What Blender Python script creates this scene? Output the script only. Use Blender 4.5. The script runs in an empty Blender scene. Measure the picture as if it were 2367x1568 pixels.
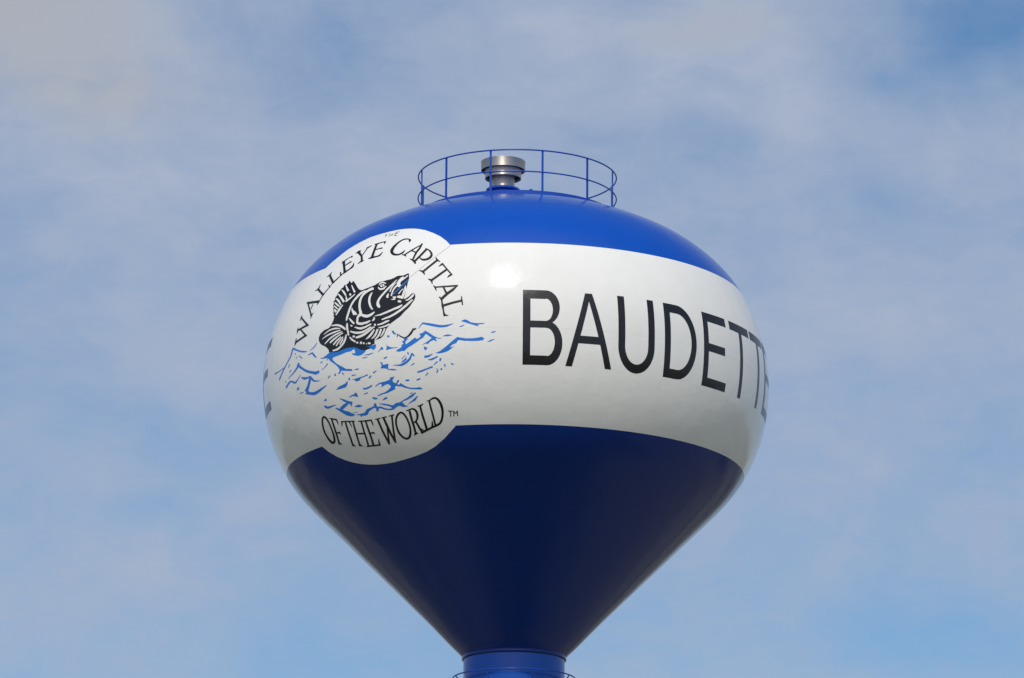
import bpy, bmesh, math, random
import numpy as np
from mathutils import Matrix, Vector
from mathutils.geometry import delaunay_2d_cdt

SC = bpy.context.scene
COL = SC.collection
R_ = math.radians

# ------------------------------------------------------------------ camera
CAM_LOC = (0.0, -115.000, 1.700)
CAM_LENS = 156.2224
CAM_ROWS = ((0.9999762, -0.0068375, 0.0009594), (-0.0007979, -0.2524562, -0.9676080), (0.0068583, 0.9675842, -0.2524557))
BELT_TOP, BELT_BOTTOM, NECK_Z, NECK_R = 32.644, 27.904, 23.017, 1.368
RAIL_R, RAIL_Z, MID_Z = 2.672, 36.182, 35.587
RING_R, RING_Z = 1.609, 22.483

cam_data = bpy.data.cameras.new('camera')
cam_data.sensor_width = 36.0
cam_data.lens = CAM_LENS
cam_data.clip_start = 1.0
cam_data.clip_end = 20000.0
cam = bpy.data.objects.new('camera', cam_data)
COL.objects.link(cam)
_m = Matrix([list(r) + [0] for r in CAM_ROWS] + [[0, 0, 0, 1]])
_m.translation = Vector(CAM_LOC)
cam.matrix_world = _m
SC.camera = cam

# ------------------------------------------------------------------ light
SUN_EL, SUN_AZ = 48.5, 6.4            # degrees; azimuth is measured left of the line tower -> camera
SUN_DIR = Vector((-math.sin(R_(SUN_AZ)) * math.cos(R_(SUN_EL)), -math.cos(R_(SUN_AZ)) * math.cos(R_(SUN_EL)), math.sin(R_(SUN_EL))))
sd = bpy.data.lights.new('sun', 'SUN')
sd.energy = 2.08
sd.angle = R_(0.53)
sd.color = (1.0, 0.945, 0.85)
sun = bpy.data.objects.new('sun', sd)
COL.objects.link(sun)
sun.rotation_euler = SUN_DIR.to_track_quat('Z', 'Y').to_euler()
sun.location = (-20, -60, 80)

SC.view_settings.view_transform = 'Standard'
SC.view_settings.look = 'None'
SC.view_settings.exposure = 0.0
SC.view_settings.gamma = 1.0
SC.view_settings.use_curve_mapping = False

# ------------------------------------------------------------------ node helper
class NT:
    def __init__(s, tree):
        s.t = tree
        s.t.nodes.clear()
    def n(s, kind, **kw):
        nd = s.t.nodes.new(kind)
        ins = kw.pop('ins', {})
        for k, v in kw.items():
            setattr(nd, k, v)
        for k, v in ins.items():
            s.put(nd, k, v)
        return nd
    def put(s, nd, k, v):
        sock = nd.inputs[k]
        if isinstance(v, bpy.types.NodeSocket):
            s.t.links.new(v, sock)
        elif isinstance(v, bpy.types.Node):
            s.t.links.new(v.outputs[0], sock)
        else:
            sock.default_value = v
    def m(s, op, a, b=None, c=None, clamp=False):
        ins = {0: a}
        if b is not None: ins[1] = b
        if c is not None: ins[2] = c
        nd = s.n('ShaderNodeMath', operation=op, ins=ins)
        nd.use_clamp = clamp
        return nd.outputs[0]
    def v(s, op, a, b=None, c=None, out=0):
        ins = {0: a}
        if b is not None: ins[1] = b
        if c is not None: ins[2] = c
        return s.n('ShaderNodeVectorMath', operation=op, ins=ins).outputs[out]
    def mix(s, f, a, b):
        nd = s.n('ShaderNodeMix', data_type='RGBA')
        s.put(nd, 0, f); s.put(nd, 6, a); s.put(nd, 7, b)
        return nd.outputs[2]
    def noise(s, vec, scale, detail=4.0, rough=0.5, dist=0.0, out=0):
        return s.n('ShaderNodeTexNoise', ins={'Vector': vec, 'Scale': scale, 'Detail': detail, 'Roughness': rough, 'Distortion': dist}).outputs[out]
    def ramp(s, x, a, b, c=0.0, d=1.0):
        nd = s.n('ShaderNodeMapRange', interpolation_type='SMOOTHSTEP', ins={0: x, 1: a, 2: b, 3: c, 4: d})
        return nd.outputs[0]

# ------------------------------------------------------------------ sky
world = bpy.data.worlds.new('World')
SC.world = world
world.use_nodes = True
W = NT(world.node_tree)
sky = W.n('ShaderNodeTexSky', sky_type='NISHITA')
sky.sun_disc = False
sky.sun_elevation = R_(SUN_EL)
sky.sun_rotation = R_(180 + SUN_AZ)
sky.air_density = 1.0
sky.dust_density = 0.6
sky.ozone_density = 1.0
geo = W.n('ShaderNodeTexCoord').outputs['Generated']
sep = W.n('ShaderNodeSeparateXYZ', ins={0: geo})
az = W.m('ARCTAN2', sep.outputs[0], sep.outputs[1])
el = W.m('ARCSINE', sep.outputs[2])
ang = W.n('ShaderNodeCombineXYZ', ins={0: W.m('MULTIPLY', az, 57.2958), 1: W.m('MULTIPLY', el, 57.2958)}).outputs[0]
# wispy warp of the sky dome directions
warp = W.v('MULTIPLY_ADD', W.noise(geo, 14.0, 4.0, 0.55, out=1), (3.4, 2.0, 0.0), (-1.7, -1.0, 0.0))
pos = W.v('ADD', ang, warp)
def cloud_sum(blobs):
    tot = None
    for (a, e, sa, se, w) in blobs:
        q = W.v('MULTIPLY_ADD', pos, (1 / sa, 1 / se, 0.0), (-a / sa, -e / se, 0.0))
        g = W.m('EXPONENT', W.m('MULTIPLY', W.v('DOT_PRODUCT', q, q, out=1), -1.0))
        tot = W.m('MULTIPLY', g, w) if tot is None else W.m('MULTIPLY_ADD', g, w, tot)
    return tot
# thin high cloud: azimuth, elevation, spread in each, strength (degrees)
CLOUDS = [(-6.6, 18.6, 2.1, 1.1, 0.55), (-0.5, 18.6, 1.0, 0.7, 0.26), (2.4, 18.5, 1.9, 0.6, 0.46), (1.2, 17.5, 1.6, 0.5, 0.20),
          (-2.6, 16.6, 2.6, 0.9, 0.20), (-5.6, 15.4, 1.4, 0.7, 0.10), (-3.4, 14.2, 1.8, 0.7, 0.16), (4.2, 17.3, 0.8, 0.9, 0.16), (6.3, 17.3, 0.9, 0.5, 0.10),
          (3.9, 13.0, 1.6, 0.5, 0.10), (5.4, 11.6, 1.2, 0.5, 0.12), (-3.3, 12.6, 1.3, 0.9, 0.10), (4.3, 14.8, 1.8, 0.7, 0.10), (1.0, 16.0, 2.2, 0.7, 0.14),
          (6.6, 18.7, 1.0, 0.8, -0.58), (5.2, 18.0, 0.7, 0.45, -0.30), (2.9, 16.9, 0.8, 0.35, -0.26), (5.0, 16.4, 0.9, 0.4, -0.22),
          (-5.2, 13.4, 1.3, 0.6, -0.22), (-4.7, 12.2, 1.4, 0.45, -0.28), (6.4, 10.9, 1.8, 0.7, -0.38), (0.0, 10.6, 4.5, 0.9, -0.34), (-5.5, 12.8, 2.0, 1.2, 0.14), (3.0, 17.0, 1.4, 0.6, 0.14),
          (-3.2, 17.8, 0.7, 0.8, -0.16), (-5.9, 16.4, 1.2, 0.6, 0.22), (6.3, 13.2, 1.2, 0.7, -0.12)]
dens = cloud_sum(CLOUDS)
soft = W.noise(W.v('MULTIPLY', geo, (1.0, 1.0, 1.5)), 20.0, 6.0, 0.55, 0.4)
fine = W.noise(W.v('MULTIPLY', geo, (1.0, 1.0, 1.5)), 60.0, 5.0, 0.55, 0.6)
dens = W.m('ADD', dens, W.m('MULTIPLY_ADD', W.m('SUBTRACT', soft, 0.5), 1.05, 0.64))
dens = W.m('MULTIPLY_ADD', W.m('SUBTRACT', fine, 0.5), 0.42, dens)
# combed-out streaks running down to the right
st = W.v('MULTIPLY_ADD', W.noise(geo, 30.0, 3.0, 0.5, out=1), (0.03, 0.03, 0.03), geo)
st = W.n('ShaderNodeMapping', ins={'Vector': st, 'Rotation': (0.0, R_(32), 0.0), 'Scale': (0.45, 1.0, 2.0)}).outputs[0]
dens = W.m('MULTIPLY_ADD', W.m('SUBTRACT', W.noise(st, 75.0, 6.0, 0.62, 0.8), 0.5), 0.34, dens, clamp=True)
north = W.m('SUBTRACT', 1.0, W.m('MULTIPLY', W.ramp(el, 0.40, 0.80), W.ramp(sep.outputs[1], -0.3, 0.3)))
dens = W.m('MULTIPLY', dens, W.m('MULTIPLY_ADD', north, 0.75, 0.25))   # the high sky behind the tower is clearer
warm = W.m('MULTIPLY', cloud_sum([(-7.3, 18.9, 2.0, 1.2, 1.0), (-5.9, 17.8, 1.3, 0.5, 0.5), (2.4, 18.6, 1.7, 0.4, 0.45)]), dens, clamp=True)
SKY_K = 0.10
cloud_col = W.mix(warm, (0.385, 0.452, 0.590, 1.0), (0.405, 0.430, 0.490, 1.0))
glow = W.m('POWER', W.m('MAXIMUM', W.v('DOT_PRODUCT', geo, tuple(SUN_DIR), out=1), 0.0), 4.5)
cloud_col = W.mix(glow, cloud_col, (1.75, 1.66, 1.55, 1.0))      # thin cloud round the sun, out of view, brightened to add fill light
bluesky = W.v('MULTIPLY', sky.outputs[0], (SKY_K * 0.63, SKY_K * 0.86, SKY_K * 1.03))
final = W.mix(dens, bluesky, cloud_col)
bg = W.n('ShaderNodeBackground', ins={0: final, 1: 1.0})
W.n('ShaderNodeOutputWorld', ins={0: bg.outputs[0]})

# ------------------------------------------------------------------ materials
def material(name):
    m = bpy.data.materials.new(name)
    m.use_nodes = True
    t = NT(m.node_tree)
    b = t.n('ShaderNodeBsdfPrincipled')
    t.n('ShaderNodeOutputMaterial', ins={0: b.outputs[0]})
    return m, t, b

def gloss_paint(name, col, rough=0.17, mottle=0.035, weld=False, ior=1.42):
    """brushed-on steel tank paint: faint mottling, orange peel, weld seams of the plates underneath"""
    m, t, b = material(name)
    oc = t.n('ShaderNodeTexCoord').outputs['Object']
    n1 = t.noise(oc, 0.9, 5.0, 0.6)
    n2 = t.noise(t.v('MULTIPLY', oc, (1.0, 1.0, 0.16)), 2.6, 4.0, 0.6)
    f = t.m('MULTIPLY_ADD', t.m('ADD', t.m('SUBTRACT', n1, 0.5), t.m('SUBTRACT', n2, 0.5)), mottle * 2, 1.0)
    c = t.v('SCALE', (col[0], col[1], col[2]))
    c.node.inputs['Scale'].default_value = 1.0
    t.put(c.node, 'Scale', f)
    h = t.m('MULTIPLY', t.noise(oc, 0.55, 2.0, 0.5), 0.012)                    # plates are never quite fair
    h = t.m('MULTIPLY_ADD', t.noise(oc, 2.3, 2.5, 0.55), 0.0095, h)
    h = t.m('MULTIPLY_ADD', t.noise(oc, 7.0, 2.0, 0.5), 0.0007, h)
    if weld:
        s = t.n('ShaderNodeSeparateXYZ', ins={0: oc})
        a = t.m('MULTIPLY', t.m('ARCTAN2', s.outputs[0], t.m('MULTIPLY', s.outputs[1], -1.0)), 57.2958)
        low = t.m('LESS_THAN', s.outputs[2], WELD_Z)
        stag = t.m('MULTIPLY_ADD', low, 0.0, 3.9)
        fr = t.m('ABSOLUTE', t.m('SUBTRACT', t.m('FRACT', t.m('DIVIDE', t.m('ADD', t.m('SUBTRACT', a, stag), 187.5), 15.0)), 0.5))
        seam = t.m('MULTIPLY', t.ramp(fr, 0.0012, 0.0022, 1.0, 0.0), low)
        hz = t.m('MULTIPLY', t.ramp(t.m('ABSOLUTE', t.m('SUBTRACT', s.outputs[2], WELD_Z)), 0.004, 0.014, 1.0, 0.0), 0.55)
        line = t.m('MAXIMUM', seam, hz)
        h = t.m('MULTIPLY_ADD', line, 0.0004, h)
        c = t.mix(t.m('MULTIPLY', line, 0.16), c, (0.25, 0.25, 0.26, 1.0))
    bp = t.n('ShaderNodeBump', ins={'Height': h, 'Distance': 1.0, 'Strength': 1.0})
    t.put(b, 'Base Color', c)
    t.put(b, 'Roughness', t.m('MULTIPLY_ADD', t.noise(oc, 3.0, 3.0), 0.06, rough - 0.03))
    t.put(b, 'Normal', bp.outputs[0])
    b.inputs['IOR'].default_value = ior
    return m

WELD_Z = 30.26
M_WHITE = gloss_paint('white_tank_paint', (0.82, 0.817, 0.80), rough=0.125, weld=True)
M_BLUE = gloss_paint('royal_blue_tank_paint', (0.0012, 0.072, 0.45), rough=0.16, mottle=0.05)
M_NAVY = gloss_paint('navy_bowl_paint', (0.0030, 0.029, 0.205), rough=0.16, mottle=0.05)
M_BLACK = gloss_paint('black_lettering_paint', (0.007, 0.007, 0.009), rough=0.22, ior=1.5)
M_WAVE = gloss_paint('wave_blue_paint', (0.020, 0.185, 0.66), rough=0.22)
M_TONGUE = gloss_paint('deep_blue_paint', (0.030, 0.12, 0.36), rough=0.22)
M_STEEL_BLUE = gloss_paint('blue_rail_paint', (0.005, 0.066, 0.41), rough=0.3)

def vent_metal():
    m, t, b = material('brushed_vent_steel')
    oc = t.n('ShaderNodeTexCoord').outputs['Object']
    n = t.noise(t.v('MULTIPLY', oc, (1.0, 1.0, 0.25)), 9.0, 4.0, 0.6)
    t.put(b, 'Base Color', t.mix(n, (0.58, 0.53, 0.465, 1), (0.80, 0.735, 0.65, 1)))
    b.inputs['Metallic'].default_value = 1.0
    t.put(b, 'Roughness', t.m('MULTIPLY_ADD', n, 0.12, 0.47))
    b.inputs['Anisotropic'].default_value = 0.85
    b.inputs['Anisotropic Rotation'].default_value = 0.25
    t.put(b, 'Tangent', t.n('ShaderNodeTangent', direction_type='RADIAL', axis='Z').outputs[0])
    return m
M_VENT = vent_metal()
def plain(name, col, rough=0.6, metal=0.0, amp=0.25, scale=8.0):
    m, t, b = material(name)
    oc = t.n('ShaderNodeTexCoord').outputs['Object']
    n = t.noise(oc, scale, 4.0, 0.6)
    t.put(b, 'Base Color', t.mix(n, tuple(c * (1 - amp) for c in col) + (1,), tuple(c * (1 + amp) for c in col) + (1,)))
    b.inputs['Roughness'].default_value = rough
    b.inputs['Metallic'].default_value = metal
    return m
M_UNDERSIDE = plain('dark_vent_underside', (0.02, 0.021, 0.025), 0.8)
M_CONCRETE = plain('grey_concrete', (0.30, 0.29, 0.27), 0.9, amp=0.2, scale=3.0)

def ground_mat():
    m, t, b = material('mown_grass_and_woods')
    oc = t.n('ShaderNodeTexCoord').outputs['Object']
    n1 = t.noise(oc, 0.012, 5.0, 0.6)
    n2 = t.noise(oc, 0.6, 6.0, 0.65)
    lawn = t.mix(n2, (0.165, 0.155, 0.110, 1), (0.315, 0.295, 0.220, 1))
    wood = t.mix(n2, (0.035, 0.040, 0.012, 1), (0.075, 0.070, 0.025, 1))
    t.put(b, 'Base Color', t.mix(t.ramp(n1, 0.45, 0.60), lawn, wood))
    b.inputs['Roughness'].default_value = 0.95
    bp = t.n('ShaderNodeBump', ins={'Height': n2, 'Distance': 0.2, 'Strength': 0.6})
    t.put(b, 'Normal', bp.outputs[0])
    return m
M_GROUND = ground_mat()

# ------------------------------------------------------------------ mesh helpers
def make_obj(name, bm, mat, parent=None, smooth=True):
    me = bpy.data.meshes.new(name)
    bm.to_mesh(me); bm.free()
    for m in (mat if isinstance(mat, (list, tuple)) else [mat]):
        me.materials.append(m)
    if smooth:
        me.polygons.foreach_set('use_smooth', [True] * len(me.polygons))
    o = bpy.data.objects.new(name, me)
    COL.objects.link(o)
    if parent is not None:
        o.parent = parent
    return o

def lathe(bm, pts, segs=96, cx=0.0, cy=0.0, cap_bottom=False, cap_top=False):
    rings = []
    for r, z in pts:
        rings.append([bm.verts.new((cx + r * math.sin(2 * math.pi * k / segs), cy - r * math.cos(2 * math.pi * k / segs), z)) for k in range(segs)])
    for a, b in zip(rings, rings[1:]):
        for k in range(segs):
            j = (k + 1) % segs
            bm.faces.new((a[k], a[j], b[j], b[k]))
    if cap_bottom: bm.faces.new(rings[0][::-1])
    if cap_top: bm.faces.new(rings[-1])
    return rings

def hard(bm, deg=35):
    """split shading at sharp corners"""
    bm.normal_update()
    es = [e for e in bm.edges if len(e.link_faces) == 2 and e.calc_face_angle() > R_(deg)]
    bmesh.ops.split_edges(bm, edges=es)

def torus(bm, R, z, r, segs=144, sides=10):
    rings = []
    for k in range(segs):
        a = 2 * math.pi * k / segs
        rings.append([bm.verts.new(((R + r * math.cos(t)) * math.sin(a), -(R + r * math.cos(t)) * math.cos(a), z + r * math.sin(t)))
                      for t in [2 * math.pi * i / sides for i in range(sides)]])
    for k in range(segs):
        A, B = rings[k], rings[(k + 1) % segs]
        for i in range(sides):
            j = (i + 1) % sides
            bm.faces.new((A[i], B[i], B[j], A[j]))

def tube(bm, p, q, r, sides=10):
    p, q = Vector(p), Vector(q)
    d = (q - p).normalized()
    x = d.orthogonal().normalized(); y = d.cross(x)
    A, B = [], []
    for i in range(sides):
        t = 2 * math.pi * i / sides
        o = x * math.cos(t) * r + y * math.sin(t) * r
        A.append(bm.verts.new(p + o)); B.append(bm.verts.new(q + o))
    for i in range(sides):
        j = (i + 1) % sides
        bm.faces.new((A[i], A[j], B[j], B[i]))
    bm.faces.new(A[::-1]); bm.faces.new(B)

def box(bm, c, s, ang=0.0):
    """box of size s (radial, tangential, height) centred at c, turned by ang about Z"""
    rot = Matrix.Rotation(ang, 4, 'Z')
    vs = [bm.verts.new(Vector(c) + rot @ Vector((sx * s[0] / 2, sy * s[1] / 2, sz * s[2] / 2))) for sx in (-1, 1) for sy in (-1, 1) for sz in (-1, 1)]
    for f in ((0, 1, 3, 2), (4, 6, 7, 5), (0, 4, 5, 1), (2, 3, 7, 6), (0, 2, 6, 4), (1, 5, 7, 3)):
        bm.faces.new([vs[i] for i in f])

# ------------------------------------------------------------------ the tank's surface of revolution
PROFILE = """1445,23156 1501,23209 1557,23263 1612,23317 1667,23371 1721,23426 1775,23481 1829,23537 1883,23593 1936,23649 1990,23704 2043,23760 2097,23816 2150,23872 2204,23927 2258,23982 2313,24037 2367,24092 2422,24147 2477,24202 2532,24256 2587,24310 2642,24364 2697,24419 2752,24473 2807,24527 2862,24581 2917,24636 2972,24690 3027,24744 3082,24799 3137,24853 3192,24907 3247,24962 3302,25016 3358,25070 3413,25124 3468,25179 3523,25233 3579,25287 3634,25341 3689,25395 3744,25449 3800,25503 3855,25557 3910,25611 3965,25665 4020,25720 4075,25774 4130,25829 4185,25883 4240,25938 4295,25992 4349,26047 4404,26101 4459,26156 4514,26210 4569,26264 4624,26319 4680,26373 4735,26427 4790,26481 4846,26535 4901,26589 4957,26643 5012,26696 5067,26750 5123,26804 5178,26859 5233,26913 5288,26967 5343,27022 5397,27077 5451,27132 5504,27188 5557,27245 5609,27302 5660,27360 5711,27419 5760,27478 5809,27538 5856,27600 5902,27662 5947,27725 5990,27789 6033,27853 6074,27918 6114,27985 6153,28051 6191,28119 6228,28187 6263,28256 6297,28325 6330,28395 6361,28466 6391,28537 6421,28609 6448,28681 6475,28754 6500,28827 6524,28900 6546,28974 6567,29049 6587,29123 6605,29199 6622,29274 6638,29350 6653,29426 6666,29502 6678,29578 6688,29655 6698,29732 6706,29809 6713,29886 6719,29963 6723,30040 6727,30117 6730,30194 6731,30272 6732,30349 6731,30426 6729,30504 6726,30581 6722,30658 6716,30735 6709,30812 6700,30889 6690,30966 6678,31042 6665,31118 6650,31194 6634,31270 6616,31345 6597,31420 6577,31495 6555,31569 6533,31643 6509,31717 6485,31790 6459,31863 6433,31936 6406,32008 6378,32080 6349,32152 6320,32223 6289,32294 6257,32365 6224,32435 6190,32504 6155,32573 6118,32641 6080,32708 6040,32775 5999,32840 5956,32904 5912,32968 5866,33030 5819,33091 5770,33151 5720,33211 5669,33269 5617,33326 5564,33382 5510,33438 5455,33492 5400,33546 5343,33598 5286,33650 5228,33701 5169,33751 5109,33801 5049,33849 4987,33896 4925,33942 4862,33987 4799,34031 4734,34074 4669,34116 4603,34156 4537,34195 4470,34234 4402,34271 4334,34307 4265,34343 4196,34377 4126,34411 4057,34445 3987,34478 3917,34511 3846,34543 3776,34575 3706,34607 3635,34638 3564,34669 3493,34699 3421,34728 3349,34757 3277,34784 3204,34810 3130,34834 3057,34857 2982,34879 2908,34898 2833,34917 2757,34935 2682,34953 2607,34971 2531,34988 2456,35004 2380,35020 2304,35035 2229,35050 2153,35065 2077,35079 2000,35093 1924,35106 1848,35118 1772,35130 1695,35142 1619,35153 1542,35163 1465,35174 1389,35183 1312,35192 1235,35201 1158,35209 1081,35216 1004,35223 927,35230 850,35236 773,35241 696,35246 618,35251 541,35254 464,35258 387,35261 309,35263 232,35265 155,35266 77,35267 0,35267"""
LETTERING_ARCH = """
s -10085,10173,-9991,10190 -9388,9820,-9277,9845
s -9380,9904,-9282,9838 -10181,9847,-10083,9787
s -9948,9822,-9861,9838 -9430,9542,-9322,9564
s -9415,9622,-9316,9560 -10254,9520,-10156,9464
s -10031,10242,-9985,10233 -10042,10210,-9953,10191 -10064,10181,-9933,10146 -10072,10138,-9986,10112 -10092,10094,-10049,10080
s -10134,9911,-10090,9902 -10177,9835,-10050,9809 -10143,9729,-10101,9721
s -10159,9620,-10117,9612 -10192,9565,-10099,9547 -10231,9517,-10090,9485 -10238,9471,-10148,9448 -10253,9428,-10213,9417
s -9837,10524,-9934,10611 -8877,10426,-8954,10511
s -9868,10583,-9741,10574 -9402,10198,-9280,10191 -9301,10089,-9179,10079
s -9371,10462,-9303,10442 -9437,10325,-9370,10306
s -9160,10187,-9120,10171 -9230,10156,-9161,10131 -9291,10122,-9191,10091 -9287,10073,-9214,10056 -9272,10026,-9230,10017
s -8910,10531,-8860,10511 -8970,10511,-8887,10478 -9028,10487,-8908,10444 -9038,10440,-8951,10411 -9044,10391,-8991,10374
s -9440,10916,-9339,10949 -8784,10607,-8685,10643
s -9308,11063,-9262,11049 -9324,11010,-9249,10989 -9341,10960,-9239,10928 -9378,10927,-9253,10879 -9416,10908,-9335,10865 -9483,10901,-9432,10869 -9556,10894,-9525,10874
s -8866,10492,-8909,10505 -8821,10559,-8889,10582 -8757,10628,-8846,10663 -8637,10717,-8709,10748 -8510,10803,-8569,10828 -8373,10926,-8423,10947
s -8668,10929,-8597,10933 -8511,10813,-8428,10819
s -8940,11287,-8797,11295 -8397,10926,-8253,10939
s -8798,11365,-8754,11350 -8832,11329,-8746,11298 -8881,11300,-8761,11248 -8943,11268,-8869,11230 -9028,11240,-8991,11220
s -8367,10917,-8416,10938 -8271,10958,-8362,11001 -7974,11120,-8028,11148 -7795,11210,-7840,11233
s -8170,11269,-8095,11261 -8053,11125,-7956,11115
s -8365,11657,-8148,11630 -8076,11393,-7919,11377 -7893,11193,-7711,11180
s -8326,11571,-8370,11594 -8176,11613,-8266,11660 -8019,11685,-8074,11716 -7782,11732,-7839,11766
p -7954,11746 -7825,11772 -7768,11752 -7773,11696 -7852,11699
s -7972,11427,-8042,11466 -7797,11483,-7865,11523 -7644,11521,-7732,11573
s -7983,11133,-8018,11152 -7759,11183,-7863,11244 -7581,11249,-7647,11289 -7509,11267,-7594,11316 -7441,11289,-7546,11345 -7389,11319,-7520,11375 -7393,11365,-7502,11398 -7421,11411,-7502,11431 -7449,11455,-7503,11468
s -8141,11255,-8080,11248 -8071,11137,-7944,11122
s -7667,11872,-7550,11930 -7229,11647,-7155,11680
s -7301,11721,-7166,11709 -7160,11572,-7026,11555 -7072,11442,-6948,11422
s -7116,11669,-7180,11695 -7076,11803,-7142,11831 -7027,11930,-7116,11969
s -7671,11815,-7704,11837 -7555,11815,-7631,11865 -7447,11817,-7571,11894 -7410,11854,-7493,11902 -7385,11892,-7423,11913
s -7118,11919,-7166,11952 -7017,11918,-7114,11982 -6849,11997,-6889,12023
s -7188,11383,-7222,11403 -7091,11411,-7158,11451 -7000,11431,-7094,11495 -6951,11451,-7003,11495 -6898,11465,-6921,11486
s -6680,12050,-6531,11999 -6617,11805,-6470,11758 -6573,11517,-6414,11469
s -6715,12003,-6759,12039 -6551,11999,-6623,12059 -6342,12032,-6389,12073 -6095,12034,-6141,12079
p -6237,12040 -6118,12060 -6107,11937 -6180,11989
s -6478,11771,-6524,11815 -6284,11778,-6328,11822 -6098,11780,-6154,11837
s -6680,11481,-6708,11506 -6469,11476,-6552,11557 -6243,11491,-6289,11542 -6177,11493,-6229,11546 -6117,11497,-6181,11552 -6063,11512,-6143,11565 -6032,11548,-6104,11587 -6012,11592,-6071,11621 -5995,11635,-6038,11657
s -6434,12369,-6471,12399 -6334,12376,-6370,12405
s -6389,12399,-6347,12379 -6377,12276,-6347,12262
s -6205,12418,-6164,12401 -6154,12257,-6125,12245
s -6047,12407,-6008,12391 -6012,12288,-5975,12273
s -6094,12310,-6121,12337 -5955,12308,-5981,12333
s -5893,12427,-5852,12410 -5841,12263,-5802,12248
s -5817,12336,-5843,12362 -5700,12337,-5726,12363
s -5790,12240,-5816,12266 -5655,12237,-5680,12264
s -5845,12400,-5874,12427 -5660,12412,-5688,12438
s -4762,11963,-4763,11928 -4839,11996,-4837,11956 -4924,12026,-4907,11978 -5013,12042,-4981,11990 -5100,12045,-5059,11993 -5191,12038,-5139,11984 -5280,12016,-5216,11963 -5364,11979,-5285,11921 -5441,11929,-5348,11868 -5515,11872,-5398,11803 -5575,11810,-5435,11735 -5604,11768,-5447,11694 -5625,11727,-5452,11655 -5636,11687,-5449,11622 -5629,11646,-5448,11604 -5607,11603,-5444,11595 -5571,11561,-5438,11587 -5519,11523,-5426,11572 -5461,11490,-5403,11553 -5399,11463,-5375,11536 -5337,11444,-5340,11520 -5277,11433,-5294,11505 -5220,11427,-5247,11492 -5139,11421,-5175,11483 -5060,11426,-5107,11483 -4984,11440,-5046,11497 -4917,11465,-4991,11521 -4875,11512,-4933,11550 -4842,11563,-4876,11585
p -4922,12013 -4734,11949 -4781,11840 -4854,11919
s -4140,11718,-4106,11682 -4318,11665,-4276,11625 -4529,11578,-4477,11533 -4834,11441,-4782,11397
s -4172,11767,-4084,11729 -4198,11674,-4106,11634 -4229,11593,-4135,11545 -4273,11541,-4184,11489 -4325,11472,-4231,11428 -4365,11345,-4277,11310 -4406,11207,-4325,11176
s -4580,11532,-4571,11572 -4274,11412,-4263,11453
s -4937,11418,-4944,11440 -4886,11402,-4897,11440 -4838,11387,-4848,11439 -4803,11372,-4794,11432 -4775,11366,-4748,11404 -4742,11353,-4717,11377 -4705,11338,-4690,11353
s -4519,11246,-4512,11265 -4380,11172,-4360,11224 -4244,11119,-4225,11168
s -4113,11754,-4083,11735 -4244,11676,-4129,11605
s -3869,11565,-3780,11505 -4106,11336,-4019,11279 -4316,11157,-4231,11101
s -4362,11167,-4327,11208 -4321,11137,-4273,11185 -4292,11113,-4214,11154 -4258,11088,-4182,11108 -4219,11055,-4161,11067
s -3916,11560,-3888,11578 -3840,11480,-3787,11512
s -3852,11512,-3842,11548 -3782,11481,-3765,11521 -3718,11445,-3686,11486 -3677,11413,-3627,11448 -3637,11374,-3571,11405 -3613,11343,-3526,11360 -3605,11322,-3502,11315 -3605,11303,-3497,11273 -3612,11284,-3508,11234 -3629,11262,-3536,11201 -3658,11240,-3577,11172 -3692,11223,-3629,11149 -3765,11206,-3719,11132 -3844,11199,-3812,11128 -3881,11200,-3868,11134 -3914,11205,-3919,11146 -3946,11213,-3967,11164 -3981,11226,-4012,11191 -4020,11246,-4049,11220 -4062,11269,-4085,11248
s -3271,11153,-3200,11094 -3566,10969,-3498,10914 -3839,10803,-3767,10747
s -3360,11205,-3330,11213 -3341,11169,-3295,11183 -3320,11131,-3263,11155 -3285,11091,-3232,11137 -3227,11068,-3202,11113 -3170,11054,-3156,11087 -3116,11041,-3108,11060
s -3966,10825,-3962,10849 -3903,10799,-3895,10838 -3844,10773,-3826,10827 -3807,10750,-3754,10805 -3777,10735,-3712,10760 -3744,10707,-3693,10719 -3708,10675,-3678,10682
s -2835,10813,-2773,10755 -3419,10511,-3354,10452
s -3060,10984,-3011,11017 -2838,10809,-2796,10837 -2565,10589,-2522,10618
s -3145,10889,-3163,10905 -3055,10921,-3100,10964 -2960,10946,-3021,11012
s -2721,10528,-2740,10541 -2676,10548,-2716,10577 -2631,10564,-2685,10614 -2585,10583,-2632,10638 -2532,10603,-2577,10658
s -3532,10533,-3527,10553 -3482,10511,-3474,10547 -3438,10491,-3416,10540 -3417,10473,-3351,10516 -3389,10453,-3321,10468 -3360,10416,-3310,10422 -3329,10377,-3301,10380
s -2275,10306,-2264,10249 -2640,10301,-2629,10250 -3219,10300,-3208,10255
s -2321,10288,-2283,10258 -2496,10202,-2424,10138 -2713,10095,-2636,10030 -2938,9949,-2857,9888
s -2886,10257,-2826,10277 -2724,10043,-2646,10069
s -3279,10329,-3260,10342 -3241,10290,-3203,10314 -3212,10253,-3145,10277 -3172,10213,-3122,10222 -3133,10165,-3107,10169
s -3008,9987,-2993,10002 -2975,9960,-2948,9987 -2946,9936,-2900,9969 -2931,9913,-2851,9935 -2907,9880,-2835,9886 -2887,9834,-2831,9836 -2867,9786,-2827,9787
s -2066,9882,-2042,9820 -2442,9834,-2413,9770 -2855,9767,-2822,9699
s -2124,9975,-2089,9976 -2115,9843,-2048,9847 -2068,9720,-2022,9724
s -2902,9899,-2863,9902 -2872,9726,-2774,9733 -2816,9605,-2757,9608 -2777,9446,-2710,9450
p -2766,9584 -2698,9504 -2569,9466 -2600,9451 -2763,9455
"""
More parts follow.
